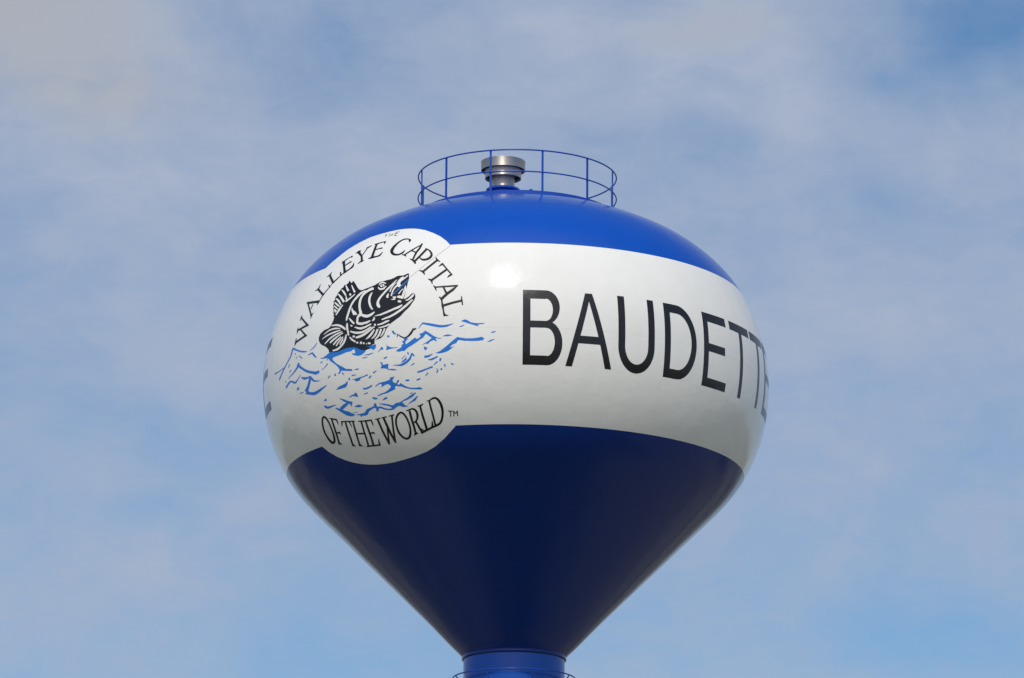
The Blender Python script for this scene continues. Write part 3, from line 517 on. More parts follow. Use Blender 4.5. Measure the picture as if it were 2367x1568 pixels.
WAVES = """
s -10409,9366,-10339,9399 -10162,9286,-10103,9320 -9980,9236,-9940,9272 -9795,9190,-9770,9228 -9631,9157,-9621,9199 -9485,9134,-9489,9179 -9374,9131,-9385,9161 -9280,9133,-9287,9146
s -10429,9376,-10298,9346 -10491,9283,-10376,9256 -10570,9198,-10473,9172 -10696,9134,-10610,9107 -10844,9076,-10763,9050 -11162,8959,-11066,8932 -11717,8733,-11602,8702
s -11053,8977,-11014,8955 -11642,8959,-11594,8933 -12209,8982,-12115,8933
s -8672,9292,-8641,9281 -8746,9248,-8703,9231 -8834,9208,-8785,9183 -8961,9173,-8927,9153 -9109,9142,-9086,9127
s -9208,9021,-9231,9042 -8914,9031,-8961,9074
s -8993,9057,-8908,9068 -8926,9000,-8832,9015 -8856,8947,-8762,8969 -8773,8913,-8715,8935 -8696,8888,-8662,8904
s -10215,9212,-10143,9215 -10157,9169,-10087,9172
s -9888,9099,-9852,9109 -9665,8993,-9610,9010
s -10018,9114,-9988,9105 -10103,9048,-10073,9039
s -9943,8929,-9839,8911 -10027,8862,-9813,8825
s -9968,8898,-9821,8857 -10007,8865,-9872,8824 -10069,8828,-9952,8786 -10205,8774,-10115,8738 -10383,8718,-10319,8690 -10806,8631,-10773,8617
s -9943,8814,-9824,8851 -9707,8718,-9604,8755 -9548,8655,-9455,8697 -9366,8591,-9295,8644 -9162,8542,-9113,8603 -8988,8506,-8941,8570 -8926,8488,-8864,8555 -8865,8470,-8826,8548 -8776,8457,-8801,8549 -8684,8464,-8743,8545 -8601,8476,-8663,8546 -8524,8488,-8577,8549
s -10619,8986,-10563,8968 -10771,8922,-10706,8902
s -10527,8832,-10475,8814 -10680,8778,-10620,8759
s -11087,8607,-10995,8600 -11067,8571,-10975,8564
s -8342,8761,-8307,8732 -8491,8730,-8468,8711
s -8059,8670,-8010,8647 -8136,8629,-8095,8609 -8217,8591,-8186,8574 -8312,8562,-8289,8547 -8413,8536,-8396,8525
s -8033,8791,-7991,8777 -8081,8751,-8043,8738
s -11009,8399,-11129,8436 -10893,8438,-11008,8475 -10777,8472,-10884,8510 -10697,8488,-10793,8530 -10620,8500,-10694,8545 -10567,8502,-10567,8546 -10506,8485,-10435,8518 -10412,8450,-10335,8485 -10290,8420,-10279,8472 -10179,8425,-10249,8470 -10113,8445,-10188,8477 -10048,8471,-10108,8494 -9917,8521,-9964,8538 -9780,8580,-9813,8592
s -9779,8502,-9740,8526 -9716,8476,-9660,8511 -9645,8448,-9589,8498 -9547,8422,-9530,8493 -9434,8420,-9454,8481 -9331,8425,-9355,8473 -9234,8430,-9251,8465
s -9236,8482,-9073,8461 -9246,8439,-9087,8415 -9270,8390,-9118,8360 -9341,8318,-9189,8283 -9431,8245,-9280,8204 -9658,8142,-9437,8078
s -9198,8441,-9094,8457 -9133,8388,-9024,8407 -9065,8339,-8956,8364 -9010,8314,-8928,8346 -8951,8296,-8901,8333 -8876,8282,-8856,8321 -8779,8275,-8775,8306 -8673,8272,-8672,8294 -8569,8269,-8569,8281
s -9626,8058,-9478,8141 -9497,8031,-9385,8103 -9356,8006,-9285,8069 -9249,7984,-9198,8055 -9129,7965,-9106,8044 -8993,7956,-9020,8040 -8860,7966,-8923,8043 -8737,7986,-8808,8054 -8612,8009,-8681,8070 -8215,8104,-8238,8124
s -10111,8307,-9988,8273 -10210,8247,-10099,8216
s -9997,8112,-10008,8137 -9739,8109,-9749,8132
s -7984,8343,-7941,8319 -8121,8294,-8074,8268
p -8491,8848 -8289,8846 -8108,8880 -7931,8931 -7844,8933 -7626,8903 -7427,8900 -7264,8918 -7025,8940 -6792,8939 -6565,8916 -6417,8869 -6272,8819 -6084,8793 -6056,8775 -6161,8725 -6310,8684 -6459,8687 -6607,8713 -6740,8766 -6731,8785 -6573,8765 -6583,8838 -6627,8878 -6704,8858 -6797,8836 -7030,8837 -7270,8807 -7499,8793 -7718,8778 -7754,8750 -7724,8706 -7583,8619 -7426,8553 -7272,8497 -7121,8433 -7076,8417 -6756,8372 -6779,8327 -7164,8374 -7338,8393 -7362,8356 -7434,8324 -7532,8331 -7422,8386 -7413,8433 -7498,8514 -7621,8583 -7748,8645 -7895,8710 -7959,8766 -8043,8800 -8291,8814
p -6037,8888 -5908,8884 -5781,8889 -5682,8912 -5581,8904 -5580,8855 -5631,8780 -5672,8792 -5716,8762 -5756,8791 -5854,8824 -5912,8789 -5925,8822 -5838,8854 -5966,8870
s -6149,8670,-6151,8681 -6031,8660,-6035,8682 -5913,8655,-5926,8687 -5809,8672,-5824,8696 -5711,8693,-5722,8708
s -6258,8611,-6257,8620 -6203,8599,-6202,8618 -6138,8590,-6145,8619 -6058,8600,-6068,8620 -5976,8613,-5981,8623
p -5539,8687 -5424,8754 -5353,8820 -5312,8818 -5251,8756 -5275,8740 -5356,8753 -5440,8716
s -5240,8492,-5266,8528 -5097,8522,-5122,8557
p -5438,8423 -5341,8426 -5309,8351 -5130,8365 -5061,8352 -5096,8257 -5081,8223 -5266,8262 -5403,8268 -5443,8280 -5382,8318 -5388,8381
s -6669,8342,-6672,8351 -6541,8331,-6549,8371 -6428,8340,-6429,8356
s -5767,8167,-5803,8204 -5608,8226,-5622,8240
s -6815,8197,-6818,8235 -6598,8203,-6600,8219
s -7303,8347,-7266,8352 -7264,8272,-7193,8282
s -7685,8364,-7636,8358 -7728,8301,-7622,8289
s -7989,8346,-7954,8330 -8102,8292,-8069,8277
s -6814,8104,-6813,8115 -6749,8096,-6748,8114 -6669,8090,-6676,8117 -6554,8096,-6565,8125 -6434,8105,-6446,8136 -6237,8121,-6249,8146 -6032,8145,-6053,8180
p -6703,8106 -6396,8116 -6423,8064 -6596,8039 -6683,8063
s -5914,8138,-5869,8106 -6031,8087,-5987,8057
s -7006,8174,-6918,8169 -7011,8110,-6926,8105
p -7748,7938 -7554,8004 -7380,8025 -7191,8053 -7083,8097 -7047,8070 -7108,7997 -7225,7945 -7373,7945 -7542,7939
s -6368,7860,-6351,7865 -6361,7842,-6324,7853 -6348,7820,-6304,7845 -6301,7801,-6285,7846 -6228,7800,-6234,7845 -6146,7805,-6161,7850 -6067,7815,-6094,7857 -5973,7837,-6006,7875 -5887,7862,-5921,7897
p -5123,8858 -5081,8821 -4962,8784 -4830,8762 -4643,8758 -4660,8740 -4831,8740 -4964,8735 -5072,8722 -5155,8723 -5110,8776
s -5136,8219,-5131,8237 -4900,8178,-4889,8219 -4736,8173,-4731,8194
s -4249,8600,-4205,8607 -4218,8531,-4162,8540
s -4345,8533,-4324,8520 -4495,8444,-4473,8431
s -4082,8547,-4032,8572 -3979,8470,-3930,8493
s -4085,8562,-4030,8550 -4119,8508,-4051,8491 -4160,8461,-4084,8432 -4215,8422,-4146,8380 -4289,8387,-4227,8336 -4385,8352,-4336,8296 -4487,8328,-4457,8267 -4574,8316,-4569,8267 -4667,8313,-4670,8278 -4866,8316,-4867,8303
p -4295,8501 -4277,8409 -4413,8356 -4525,8346 -4462,8391 -4341,8445
s -3982,8315,-3952,8282 -4135,8252,-4125,8241
s -3863,8044,-3878,8084 -3651,8069,-3673,8117 -3461,8112,-3478,8146 -3216,8151,-3238,8195
s -3089,8114,-3063,8124 -3072,8094,-3042,8105 -3055,8075,-3021,8085 -3051,8063,-3009,8061 -3062,8054,-3021,8037 -3084,8043,-3043,8018 -3110,8030,-3063,8002
s -2927,8114,-2859,8122 -2913,8071,-2845,8079
s -3450,8040,-3407,8012 -3561,7959,-3544,7948
s -3915,7851,-3932,7894 -3750,7881,-3764,7914
s -4415,7881,-4416,7893 -4321,7864,-4320,7917 -4230,7867,-4224,7902
p -4711,8639 -4668,8691 -4523,8728 -4457,8763 -4482,8796 -4384,8829 -4453,8889 -4362,8915 -4375,8955 -4272,8968 -4170,8941 -4260,8908 -4312,8856 -4288,8807 -4198,8836 -3943,8943 -3867,8954 -3861,8914 -3755,8931 -3667,8981 -3742,9033 -3593,9064 -3494,9107 -3457,9041 -3519,8981 -3581,8929 -3693,8896 -3819,8840 -4009,8773 -4202,8714 -4333,8652 -4385,8632 -4462,8653 -4554,8628 -4618,8648
s -4894,9191,-4810,9205 -4875,9163,-4795,9181 -4844,9131,-4778,9163 -4787,9104,-4743,9138 -4729,9081,-4695,9109
s -5086,9045,-5080,9099 -4992,9035,-4987,9086
p -3505,9113 -3348,9051 -3170,8965 -3023,8909 -2818,8881 -2921,8871 -3053,8892 -3075,8869 -3003,8798 -3157,8849 -3290,8817 -3396,8756 -3455,8778 -3652,8741 -3485,8799 -3349,8849 -3230,8910 -3348,8964 -3437,9017 -3527,9012 -3542,9062
s -3761,9177,-3778,9186 -3667,9246,-3694,9262 -3568,9303,-3616,9332
s -3604,9288,-3595,9332 -3359,9238,-3343,9301 -3092,9189,-3075,9254 -2970,9170,-2959,9235 -2849,9159,-2849,9223 -2726,9161,-2738,9221 -2605,9173,-2627,9227 -2491,9205,-2508,9237 -2380,9241,-2386,9252
p -2100,9298 -1959,9342 -1873,9325 -1701,9252 -1489,9228 -1165,9226 -1249,9203 -1460,9188 -1403,9143 -1502,9160 -1729,9209 -1928,9258 -2014,9280
s -2157,9151,-2159,9164 -2104,9149,-2109,9171 -2047,9150,-2063,9180 -1996,9172,-2012,9192 -1948,9197,-1958,9208
s -2802,8928,-2805,8938 -2705,8925,-2713,8958 -2611,8920,-2617,8975 -2520,8927,-2518,8960 -2424,8931,-2423,8942
p -3108,8513 -2929,8553 -2765,8621 -2603,8700 -2442,8789 -2297,8861 -2225,8892 -2125,8874 -1897,8843 -1628,8841 -1416,8856 -1303,8874 -1188,8823 -1233,8804 -1244,8781 -1416,8770 -1699,8771 -1983,8784 -2154,8808 -2212,8800 -2270,8734 -2415,8703 -2502,8658 -2474,8632 -2340,8662 -2460,8600 -2607,8539 -2784,8508 -2946,8495
s -955,8974,-956,8987 -912,8967,-914,8993 -862,8964,-876,9002 -812,8983,-827,9008 -765,9005,-773,9017
s -1078,8729,-1085,8739 -941,8754,-963,8790 -807,8801,-812,8811
p -3562,8710 -3396,8661 -3430,8634 -3506,8598 -3542,8640
s -3546,8412,-3551,8470 -3468,8412,-3478,8471 -3382,8419,-3407,8475 -3292,8449,-3316,8485 -3203,8483,-3216,8501
s -3404,8356,-3402,8369 -3332,8340,-3333,8373 -3239,8334,-3261,8385 -3119,8368,-3148,8408 -2993,8409,-3018,8442
s -2926,8385,-2854,8366 -2966,8311,-2903,8294
s -3053,8311,-3009,8278 -3193,8218,-3180,8208
s -2782,8214,-2715,8219 -2748,8145,-2715,8148
p -2505,8245 -2359,8200 -2479,8184
p -5776,7837 -5616,7902 -5470,7922 -5329,7926 -5202,7940 -5060,7961 -5050,8015 -4941,8014 -4851,8027 -4893,7980 -4956,7937 -4938,7889 -4851,7852 -4796,7856 -4757,7915 -4675,7925 -4681,7879 -4758,7845 -4752,7810 -4645,7806 -4623,7848 -4576,7817 -4515,7790 -4380,7734 -4204,7692 -4010,7681 -3815,7685 -3717,7641 -3762,7622 -3953,7638 -4211,7657 -4465,7708 -4590,7748 -4854,7778 -4888,7745 -4866,7712 -4915,7692 -5073,7664 -5236,7629 -5452,7614 -5707,7582 -5717,7604 -5559,7638 -5398,7653 -5233,7692 -5077,7759 -5066,7805 -5179,7852 -5308,7839 -5503,7790 -5455,7866 -5521,7887 -5642,7857 -5750,7826
s -6004,7562,-5980,7584 -5948,7536,-5911,7573 -5889,7511,-5847,7566 -5818,7510,-5798,7550 -5753,7512,-5743,7535
s -5299,7530,-5294,7488 -5353,7530,-5342,7483 -5417,7525,-5387,7475 -5480,7497,-5455,7468 -5542,7466,-5533,7457
s -4030,7568,-4008,7547 -4206,7522,-4156,7468 -4413,7452,-4383,7408 -4608,7401,-4591,7373 -4760,7364,-4737,7332
s -4153,7573,-4147,7554 -4285,7556,-4279,7537
s -3972,7475,-3949,7461 -4055,7440,-4009,7412 -4132,7411,-4070,7365 -4177,7388,-4137,7345 -4232,7365,-4204,7331 -4407,7301,-4396,7287
p -4831,7348 -4745,7358 -4653,7344 -4553,7266 -4409,7237 -4525,7224 -4663,7224 -4789,7261 -4912,7270 -4926,7314
s -5726,7385,-5719,7395 -5549,7341,-5525,7378 -5451,7326,-5427,7364 -5361,7310,-5330,7348 -5284,7286,-5242,7328 -5213,7262,-5166,7310 -5175,7245,-5122,7305 -5130,7229,-5091,7304 -5061,7221,-5078,7309 -4988,7233,-5052,7317 -4931,7249,-5004,7336 -4896,7256,-4933,7355 -4833,7268,-4840,7357 -4759,7277,-4759,7353
s -5851,7256,-5873,7308 -5800,7265,-5822,7315 -5757,7273,-5764,7322 -5720,7274,-5694,7321 -5674,7264,-5629,7304 -5614,7244,-5570,7281 -5540,7225,-5506,7261 -5449,7207,-5422,7244 -5348,7190,-5328,7228 -5251,7183,-5246,7222 -5165,7186,-5187,7234 -5091,7199,-5132,7254 -5024,7211,-5072,7276
s -5954,7422,-5856,7412 -5969,7401,-5860,7390 -5985,7376,-5862,7373 -5990,7343,-5857,7360 -5964,7310,-5848,7340 -5932,7282,-5827,7313 -5901,7255,-5804,7284
s -5878,7292,-5773,7267 -5941,7213,-5856,7193
s -5958,7361,-5930,7312 -6137,7328,-6111,7280 -6208,7322,-6178,7263 -6287,7314,-6242,7246 -6369,7300,-6283,7231 -6434,7272,-6303,7217 -6471,7249,-6329,7194 -6494,7239,-6375,7166 -6502,7232,-6437,7151 -6513,7225,-6501,7146 -6561,7220,-6581,7148 -6734,7214,-6751,7173 -6944,7213,-6949,7203
s -6775,7214,-6593,7180 -6759,7132,-6730,7127
s -7642,7703,-7629,7712 -7462,7615,-7395,7658 -7363,7576,-7292,7623 -7256,7540,-7195,7595 -7139,7519,-7097,7574 -7026,7504,-6992,7555
s -7185,7545,-7020,7549 -7113,7448,-7079,7449
s -7240,7571,-7196,7522 -7503,7534,-7422,7456 -7746,7467,-7663,7397
s -7993,7486,-7957,7505 -7818,7403,-7741,7445 -7610,7300,-7490,7370 -7432,7226,-7289,7323 -7314,7205,-7209,7286 -7197,7190,-7140,7256 -7098,7196,-7084,7238 -7020,7208,-7017,7225
s -7143,7261,-7143,7274 -6855,7269,-6855,7282
s -8408,7795,-8346,7734 -8557,7740,-8547,7730
s -8624,7603,-8533,7634 -8577,7577,-8481,7610 -8525,7548,-8436,7589 -8445,7524,-8398,7580 -8346,7521,-8347,7575 -8255,7527,-8269,7576 -8169,7534,-8181,7578 -7908,7561,-7912,7577
p -7114,7692 -6945,7731 -6832,7735 -6752,7783 -6677,7720 -6657,7646 -6778,7667 -6926,7697 -7082,7671
s -6367,7678,-6374,7695 -6154,7694,-6167,7727
s -6950,7423,-6948,7432 -6753,7383,-6727,7457 -6526,7395,-6522,7404
"""
DISC = """p -9449,11632 -8935,11891 -8485,12136 -7971,12310 -7435,12445 -6823,12498 -6223,12529 -5817,12537 -5403,12521 -4932,12466 -4571,12392 -4259,12310 -3804,12146 -3356,11951 -3009,11744 -2785,11566 -2241,10692 -1820,8907 -2066,7290 -2557,6605 -2814,6464 -3096,6310 -3615,6098 -4058,5983 -4513,5906 -4956,5855 -5420,5816 -5896,5786 -6365,5781 -6844,5796 -7296,5836 -7751,5900 -8191,5989 -8604,6107 -9004,6256 -9363,6438 -9647,6631 -9844,7292 -10095,9027 -10133,10590"""

PR = np.array([[float(v) / 1000 for v in p.split(',')] for p in PROFILE.split()])
PS = np.concatenate([[0], np.cumsum(np.hypot(*np.diff(PR, axis=0).T))])
DR, DZ = np.gradient(PR[:, 0], PS), np.gradient(PR[:, 1], PS)
DR = np.convolve(np.pad(DR, 2, 'edge'), np.ones(5) / 5, 'valid')
DZ = np.convolve(np.pad(DZ, 2, 'edge'), np.ones(5) / 5, 'valid')
K = 6.65                              # metres of arc per radian used for the flat layout of the lettering

def r_at(s): return np.interp(s, PS, PR[:, 0])
def z_at(s): return np.interp(s, PS, PR[:, 1])
def s_of_z(z): return float(np.interp(z, PR[:, 1], PS))
def r_of_z(z): return float(np.interp(z, PR[:, 1], PR[:, 0]))
def on_tank(a, s, lift):
    """flat layout (arc metres, metres up the plate) -> point and normal on the tank"""
    th = np.asarray(a) / K; s = np.asarray(s)
    dr, dz = np.interp(s, PS, DR), np.interp(s, PS, DZ)
    L = np.hypot(dr, dz); nr, nz = dz / L, -dr / L
    r, z = r_at(s) + nr * lift, z_at(s) + nz * lift
    P = np.stack([r * np.sin(th), -r * np.cos(th), z], -1)
    N = np.stack([nr * np.sin(th), -nr * np.cos(th), nz], -1)
    return P, N

def mesh_from(name, P, N, faces, mats, fmat=None, parent=None):
    me = bpy.data.meshes.new(name)
    me.from_pydata([tuple(p) for p in P], [], faces)
    for m in (mats if isinstance(mats, (list, tuple)) else [mats]):
        me.materials.append(m)
    if fmat is not None:
        me.polygons.foreach_set('material_index', fmat)
    me.polygons.foreach_set('use_smooth', [True] * len(me.polygons))
    me.update()
    if N is not None:
        me.normals_split_custom_set_from_vertices([tuple(n) for n in N])
    o = bpy.data.objects.new(name, me)
    COL.objects.link(o)
    if parent is not None: o.parent = parent
    return o

def shell_band(name, s0, s1, mat, parent, segs=512, step=0.08):
    n = max(2, int((s1 - s0) / step) + 1)
    ss = np.linspace(s0, s1, n)
    th = np.arange(segs) * 2 * math.pi / segs
    A, Sg = np.meshgrid(th * K, ss)
    P, N = on_tank(A.ravel(), Sg.ravel(), 0.0)
    F = []
    for i in range(n - 1):
        for k in range(segs):
            j = (k + 1) % segs
            F.append((i * segs + k, i * segs + j, (i + 1) * segs + j, (i + 1) * segs + k))
    return mesh_from(name, P, N, F, mat, None, parent)

# ---- paint films: flat outlines laid on the tank
def read(txt):
    polys = []
    for line in txt.strip().splitlines():
        kind, rest = line[0], line[2:].split()
        pts = [[int(v) for v in p.split(',')] for p in rest]
        f = lambda a, b: (a * 1e-4 * K, b * 1e-3)
        if kind == 'p':
            polys.append([f(*p) for p in pts])
        else:
            for p, q in zip(pts, pts[1:]):
                polys.append([f(*p[:2]), f(*q[:2]), f(*q[2:]), f(*p[2:])])
    return polys

def area(p):
    return 0.5 * sum(p[i][0] * p[(i + 1) % len(p)][1] - p[(i + 1) % len(p)][0] * p[i][1] for i in range(len(p)))

def film(layers, max_edge=0.12):
    """union of outlines; each triangle goes to the topmost layer covering it.  Returns verts, {layer: tris}"""
    V, F, who = [], [], []
    for li, polys in enumerate(layers):
        for p in polys:
            a = area(p)
            if abs(a) < 1e-6: continue
            if a < 0: p = p[::-1]
            ids = []
            for i in range(len(p)):
                x0, y0 = p[i]; x1, y1 = p[(i + 1) % len(p)]
                n = max(1, int(math.hypot(x1 - x0, y1 - y0) / max_edge + 0.999))
                for k in range(n):
                    ids.append(len(V)); V.append(Vector((x0 + (x1 - x0) * k / n, y0 + (y1 - y0) * k / n)))
            F.append(ids); who.append(li)
    xs = [v.x for v in V]; ys = [v.y for v in V]
    g = max_edge * 1.15
    for i in range(int((max(xs) - min(xs)) / g) + 1):
        for j in range(int((max(ys) - min(ys)) / g) + 1):
            V.append(Vector((min(xs) + (i + 0.5 * (j % 2)) * g + 0.0137, min(ys) + j * g + 0.0171)))
    v, e, f, ov, oe, of = delaunay_2d_cdt(V, [], F, 0, 1e-5, True)
    uv = np.array([(p[0], p[1]) for p in v]); tri = np.array([list(t) for t in f])
    c = uv[tri].mean(1)
    best = np.full(len(tri), -1)
    for li, polys in enumerate(layers):
        for p in polys:
            q = np.array(p); lo, hi = q.min(0), q.max(0)
            k = np.where(((c >= lo) & (c <= hi)).all(1) & (best < li))[0]
            if not len(k): continue
            x0, y0 = q.T; x1, y1 = np.roll(q, -1, 0).T
            cx, cy = c[k, 0][:, None], c[k, 1][:, None]
            with np.errstate(all='ignore'):
                cross = ((y0 > cy) != (y1 > cy)) & (cx < (x1 - x0) * (cy - y0) / (y1 - y0) + x0)
            best[k[cross.sum(1) % 2 == 1]] = li
    return uv, {li: tri[best == li].tolist() for li in range(len(layers)) if (best == li).any()}

def film_obj(name, uv, groups, mats, lift, parent):
    """groups: list of triangle lists, one per material"""
    tris = [t for g in groups for t in g]
    fm = [i for i, g in enumerate(groups) for t in g]
    used = sorted({i for t in tris for i in t})
    idx = {u: k for k, u in enumerate(used)}
    P, N = on_tank(uv[used, 0], uv[used, 1], lift)
    # triangles counter-clockwise in the layout plane face outwards
    return mesh_from(name, P, N, [tuple(idx[i] for i in t) for t in tris], mats, fm, parent)

# ------------------------------------------------------------------ ground
bm = bmesh.new()
R0 = 9000.0
rings = [0.0, 30, 80, 200, 600, 2000, R0]
prev = None
for r in rings:
    if r == 0:
        prev = [bm.verts.new((0, 0, 0))]; continue
    cur = [bm.verts.new((r * math.cos(2 * math.pi * k / 64), r * math.sin(2 * math.pi * k / 64), 0)) for k in range(64)]
    for k in range(64):
        j = (k + 1) % 64
        if len(prev) == 1: bm.faces.new((prev[0], cur[k], cur[j]))
        else: bm.faces.new((prev[k], cur[k], cur[j], prev[j]))
    prev = cur
ground = make_obj('ground', bm, M_GROUND, smooth=False)
ground['kind'] = 'structure'

# ------------------------------------------------------------------ the water tower
tower = bpy.data.objects.new('water_tower', None)
COL.objects.link(tower)
tower['label'] = 'blue and white water tower with a leaping fish emblem and black town name'
tower['category'] = 'water tower'

S_TOP, S_BOT = s_of_z(BELT_TOP), s_of_z(BELT_BOTTOM)
S_CROWN = PS[-1] - 0.02
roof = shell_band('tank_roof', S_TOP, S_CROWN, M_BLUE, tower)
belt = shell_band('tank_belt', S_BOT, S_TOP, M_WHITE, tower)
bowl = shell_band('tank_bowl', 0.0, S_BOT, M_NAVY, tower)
roof['label'] = 'royal blue domed tank roof'
belt['label'] = 'glossy white belt of the tank'
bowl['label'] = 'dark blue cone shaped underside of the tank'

# emblem: white disc that overlaps both blue zones
uv, g = film([read(DISC)], 0.12)
film_obj('emblem_disc', uv, [g[0]], M_WHITE, 0.0012, belt)
for txt in (LETTERING_ARCH, LETTERING_FOOT, LETTERING_MARK):
    uv, g = film([read(txt)])
    film_obj('emblem_lettering', uv, [g[0]], M_BLACK, 0.0024, belt)
uv, g = film([read(FISH), read(WHITE_CUTS), read(FISH_INK), read(TONGUE), read(WAVES)])
film_obj('fish_emblem', uv, [g.get(0, []) + g.get(2, []), g.get(3, [])], [M_BLACK, M_TONGUE], 0.0024, belt)
uv2, g2 = film([read(HOOK)])
film_obj('hook_emblem', uv2, [g2[0]], M_BLACK, 0.0024, belt)
q = np.array(read(LINE)[0]); tt = np.linspace(0, 1, 16)[:, None]
lo, hi = q[0] * (1 - tt) + q[1] * tt, q[3] * (1 - tt) + q[2] * tt
lv = np.concatenate([lo, hi]); lp, ln = on_tank(lv[:, 0], lv[:, 1], 0.0032)
d0 = (q[1] - q[0]); flip = d0[0] * (q[3] - q[0])[1] - d0[1] * (q[3] - q[0])[0] < 0
lf = [(i, i + 1, 17 + i, 16 + i) for i in range(15)]
mesh_from('fishing_line_emblem', lp, ln, [f[::-1] for f in lf] if flip else lf, M_BLACK, None, belt)
film_obj('wave_emblem', uv, [g.get(4, [])], M_WAVE, 0.0024, belt)

# town name, drawn in metres: a along the belt, v up from the letters' foot
def arcband(cx, cy, ro, ri, t0, t1, n=14, c2=None):
    ix, iy = c2 or (cx, cy)
    out = []
    for k in range(n):
        q = []
        for t in (t0 + (t1 - t0) * k / n, t0 + (t1 - t0) * (k + 1) / n):
            q.append(((cx + ro[0] * math.cos(t), cy + ro[1] * math.sin(t)), (ix + ri[0] * math.cos(t), iy + ri[1] * math.sin(t))))
        out.append([q[0][0], q[1][0], q[1][1], q[0][1]])
    return out
def rect(x0, y0, x1, y1): return [[(x0, y0), (x1, y0), (x1, y1), (x0, y1)]]
H = 1.965; B_ = 0.242; ST = 0.190; PI = math.pi
def town_name():
    P = []
    # B
    P += rect(0.16, 0, 0.16 + ST, H)
    P += rect(0.32, H - B_, 0.745, H) + rect(0.32, 0.955, 0.79, 1.135) + rect(0.32, 0, 0.775, B_)
    P += arcband(0.742, 1.507, (0.347, 0.458), (0.178, 0.299), -PI / 2, PI / 2, 16, (0.735, 1.436))
    P += arcband(0.772, 0.567, (0.387, 0.567), (0.200, 0.358), -PI / 2, PI / 2, 16, (0.765, 0.5915))
    # A
    P += [[(1.248, 0), (1.42, 0), (1.905, H - 0.02), (1.755, H - 0.02)]]
    P += [[(2.29, 0), (2.465, 0), (1.94, H - 0.02), (1.79, H - 0.02)]]
    P += rect(1.55, 0.60, 2.16, 0.80)
    # U
    P += rect(2.622, 0.66, 2.622 + ST, H) + rect(3.66 - ST, 0.66, 3.66, H)
    P += arcband(3.141, 0.665, (0.519, 0.69), (0.519 - ST, 0.462), PI, 2 * PI, 24)
    # D
    P += rect(3.968, 0, 3.968 + ST, H) + rect(4.13, 0, 4.41, B_) + rect(4.13, H - B_, 4.41, H)
    P += arcband(4.40, H / 2, (0.63, H / 2), (0.447, H / 2 - B_), -PI / 2, PI / 2, 24)
    def E(x, w=0.98):
        return (rect(x, 0, x + ST, H) + rect(x + 0.16, 0, x + w + 0.005, B_ - 0.01) + rect(x + 0.16, 0.925, x + w - 0.11, 1.14) + rect(x + 0.16, H - B_, x + w - 0.005, H))
    def Tt(x, w):
        return rect(x, H - B_, x + w, H) + rect(x + w / 2 - 0.09, 0, x + w / 2 + 0.075, H - B_ + 0.01)
    P += E(5.30) + Tt(6.46, 1.10) + Tt(7.65, 1.10) + E(8.84, 1.2)
    return P
def lay(P, shift): return [[(x + shift, y + 8.155) for x, y in p] for p in P]
uv, g = film([lay(town_name(), 0.0)])
film_obj('town_name', uv, [g[0]], M_BLACK, 0.0024, belt)
uv, g = film([lay(town_name(), -8.72 - 10.045)])
film_obj('town_name', uv, [g[0]], M_BLACK, 0.0024, belt)

# neck lip, shaft and flared base
bm = bmesh.new()
lathe(bm, [(NECK_R - 0.06, NECK_Z - 0.045), (NECK_R - 0.004, NECK_Z - 0.042), (NECK_R + 0.012, NECK_Z - 0.02), (NECK_R + 0.010, NECK_Z + 0.012), (NECK_R - 0.006, NECK_Z + 0.03), (NECK_R - 0.006, NECK_Z + 0.045), (float(PR[0, 0]), float(PR[0, 1]))], 128)
hard(bm, 40)
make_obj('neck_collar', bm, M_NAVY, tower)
SH = 1.333
bm = bmesh.new()
lathe(bm, [(2.95, 0.30), (2.9, 0.6), (2.55, 2.6), (2.1, 4.6), (1.75, 6.2), (1.50, 7.6), (1.38, 8.8), (SH, 9.8), (SH, 14.0), (SH, 18.0), (SH, 21.0), (SH, NECK_Z - 0.05)], 128)
shaft = make_obj('shaft', bm, M_BLUE, tower)
bm = bmesh.new()
lathe(bm, [(3.5, 0.0), (3.5, 0.32), (3.44, 0.36), (2.6, 0.37)], 64)
hard(bm, 40)
make_obj('foundation', bm, M_CONCRETE, tower)
bm = bmesh.new()
box(bm, (0, -2.66, 1.48), (1.0, 0.5, 2.1)); bmesh.ops.bevel(bm, geom=bm.edges[:], offset=0.02, segments=2, affect='EDGES')
door = make_obj('door', bm, M_STEEL_BLUE, tower, smooth=False)
bm = bmesh.new()
tube(bm, (0.36, -2.93, 1.35), (0.36, -2.93, 1.55), 0.02)
make_obj('handle', bm, M_VENT, door)

# painter's ring under the neck, held by eight raking struts
bm = bmesh.new(); torus(bm, RING_R, RING_Z, 0.018)
ring = make_obj('painter_ring', bm, M_STEEL_BLUE, tower)
for k in range(8):
    a = R_(-26.3 + 45 * k)
    bm = bmesh.new()
    tube(bm, (RING_R * math.sin(a), -RING_R * math.cos(a), RING_Z), ((SH - 0.01) * math.sin(a), -(SH - 0.01) * math.cos(a), RING_Z - 0.40), 0.017, 8)
    make_obj('strut', bm, M_STEEL_BLUE, ring)

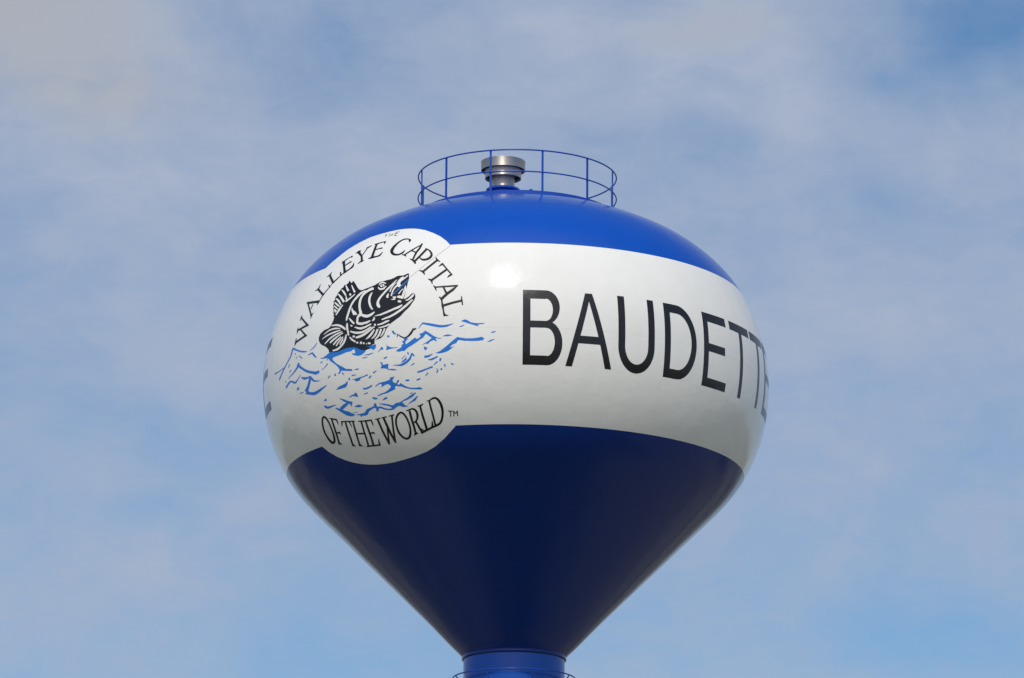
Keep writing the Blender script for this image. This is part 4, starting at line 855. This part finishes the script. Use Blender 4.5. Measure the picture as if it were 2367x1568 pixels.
# roof railing: two pipe rings, kick plate, twelve posts
bm = bmesh.new(); torus(bm, RAIL_R, RAIL_Z, 0.020)
rail = make_obj('roof_railing', bm, M_STEEL_BLUE, tower)
bm = bmesh.new(); torus(bm, RAIL_R, MID_Z, 0.019)
make_obj('mid_rail', bm, M_STEEL_BLUE, rail)
ZR = r = None
roof_z = lambda rad: float(np.interp(-rad, -PR[::-1, 0][:120][::-1], PR[::-1, 1][:120][::-1]))
Z_FOOT = roof_z(RAIL_R)
KICK_TOP = RAIL_Z - 1.112
bm = bmesh.new()
lathe(bm, [(RAIL_R - 0.004, Z_FOOT - 0.03), (RAIL_R + 0.006, Z_FOOT - 0.03), (RAIL_R + 0.006, KICK_TOP), (RAIL_R - 0.004, KICK_TOP), (RAIL_R - 0.004, Z_FOOT - 0.03)], 144)
hard(bm, 40)
make_obj('kick_plate', bm, M_STEEL_BLUE, rail)
for k in range(12):
    a = R_(-15.5 + 30 * k)
    bm = bmesh.new()
    zc = (Z_FOOT - 0.03 + RAIL_Z) / 2
    box(bm, ((RAIL_R - 0.024) * math.sin(a), -(RAIL_R - 0.024) * math.cos(a), zc), (0.052, 0.030, RAIL_Z - Z_FOOT + 0.03), a)
    make_obj('post', bm, M_STEEL_BLUE, rail, smooth=False)

# weld beads of the crown plates, ground nearly flush
for rb in (2.78, 2.96):
    bm = bmesh.new()
    lathe(bm, [(rb - 0.022, roof_z(rb - 0.022) - 0.002), (rb - 0.012, roof_z(rb - 0.012) + 0.005), (rb + 0.012, roof_z(rb + 0.012) + 0.005), (rb + 0.022, roof_z(rb + 0.022) - 0.002)][::-1], 256)
    make_obj('weld_bead', bm, M_BLUE, roof)

# mushroom vent beside the crown
VX, VY, VZ = -0.385, 0.0, RAIL_Z - 0.378
bm = bmesh.new()
lathe(bm, [(0.582, VZ + 0.620), (0.588, VZ + 0.585), (0.597, VZ + 0.585), (0.597, VZ + 0.815), (0.604, VZ + 0.830), (0.59, VZ + 0.840), (0.30, VZ + 0.900), (0.02, VZ + 0.920)], 72, VX, VY, cap_top=True)
hard(bm)
vent = make_obj('roof_vent', bm, M_VENT, tower)
bm = bmesh.new()
lathe(bm, [(0.47, VZ + 0.420), (0.475, VZ + 0.360), (0.49, VZ + 0.360), (0.49, VZ + 0.600)], 72, VX, VY)
hard(bm)
make_obj('vent_skirt', bm, M_VENT, vent)
bm = bmesh.new()
lathe(bm, [(0.31, VZ + 0.020), (0.31, VZ + 0.440)], 72, VX, VY)
make_obj('vent_neck', bm, M_VENT, vent)
bm = bmesh.new()
lathe(bm, [(0.30, VZ + 0.430), (0.472, VZ + 0.430)], 72, VX, VY)
lathe(bm, [(0.48, VZ + 0.615), (0.584, VZ + 0.615)], 72, VX, VY)
make_obj('vent_underside', bm, M_UNDERSIDE, vent)  # dark rings set into the hollow undersides of hood and skirt
bm = bmesh.new()
lathe(bm, [(0.30, VZ + 0.000), (0.445, VZ + 0.000), (0.46, VZ + 0.010), (0.46, VZ + 0.055), (0.445, VZ + 0.065), (0.30, VZ + 0.066)], 72, VX, VY)
hard(bm)
make_obj('vent_flange', bm, M_STEEL_BLUE, vent)
bm = bmesh.new()
lathe(bm, [(0.36, VZ + -0.500), (0.36, VZ + 0.005)], 72, VX, VY)
make_obj('vent_curb', bm, M_BLUE, vent)

# small lifting lug on the roof behind the kick plate
bm = bmesh.new()
box(bm, (0.36, -2.2, roof_z(2.23) + 0.09), (0.10, 0.05, 0.2))
bmesh.ops.bevel(bm, geom=bm.edges[:], offset=0.02, segments=2, affect='EDGES')
make_obj('roof_lug', bm, M_STEEL_BLUE, tower)
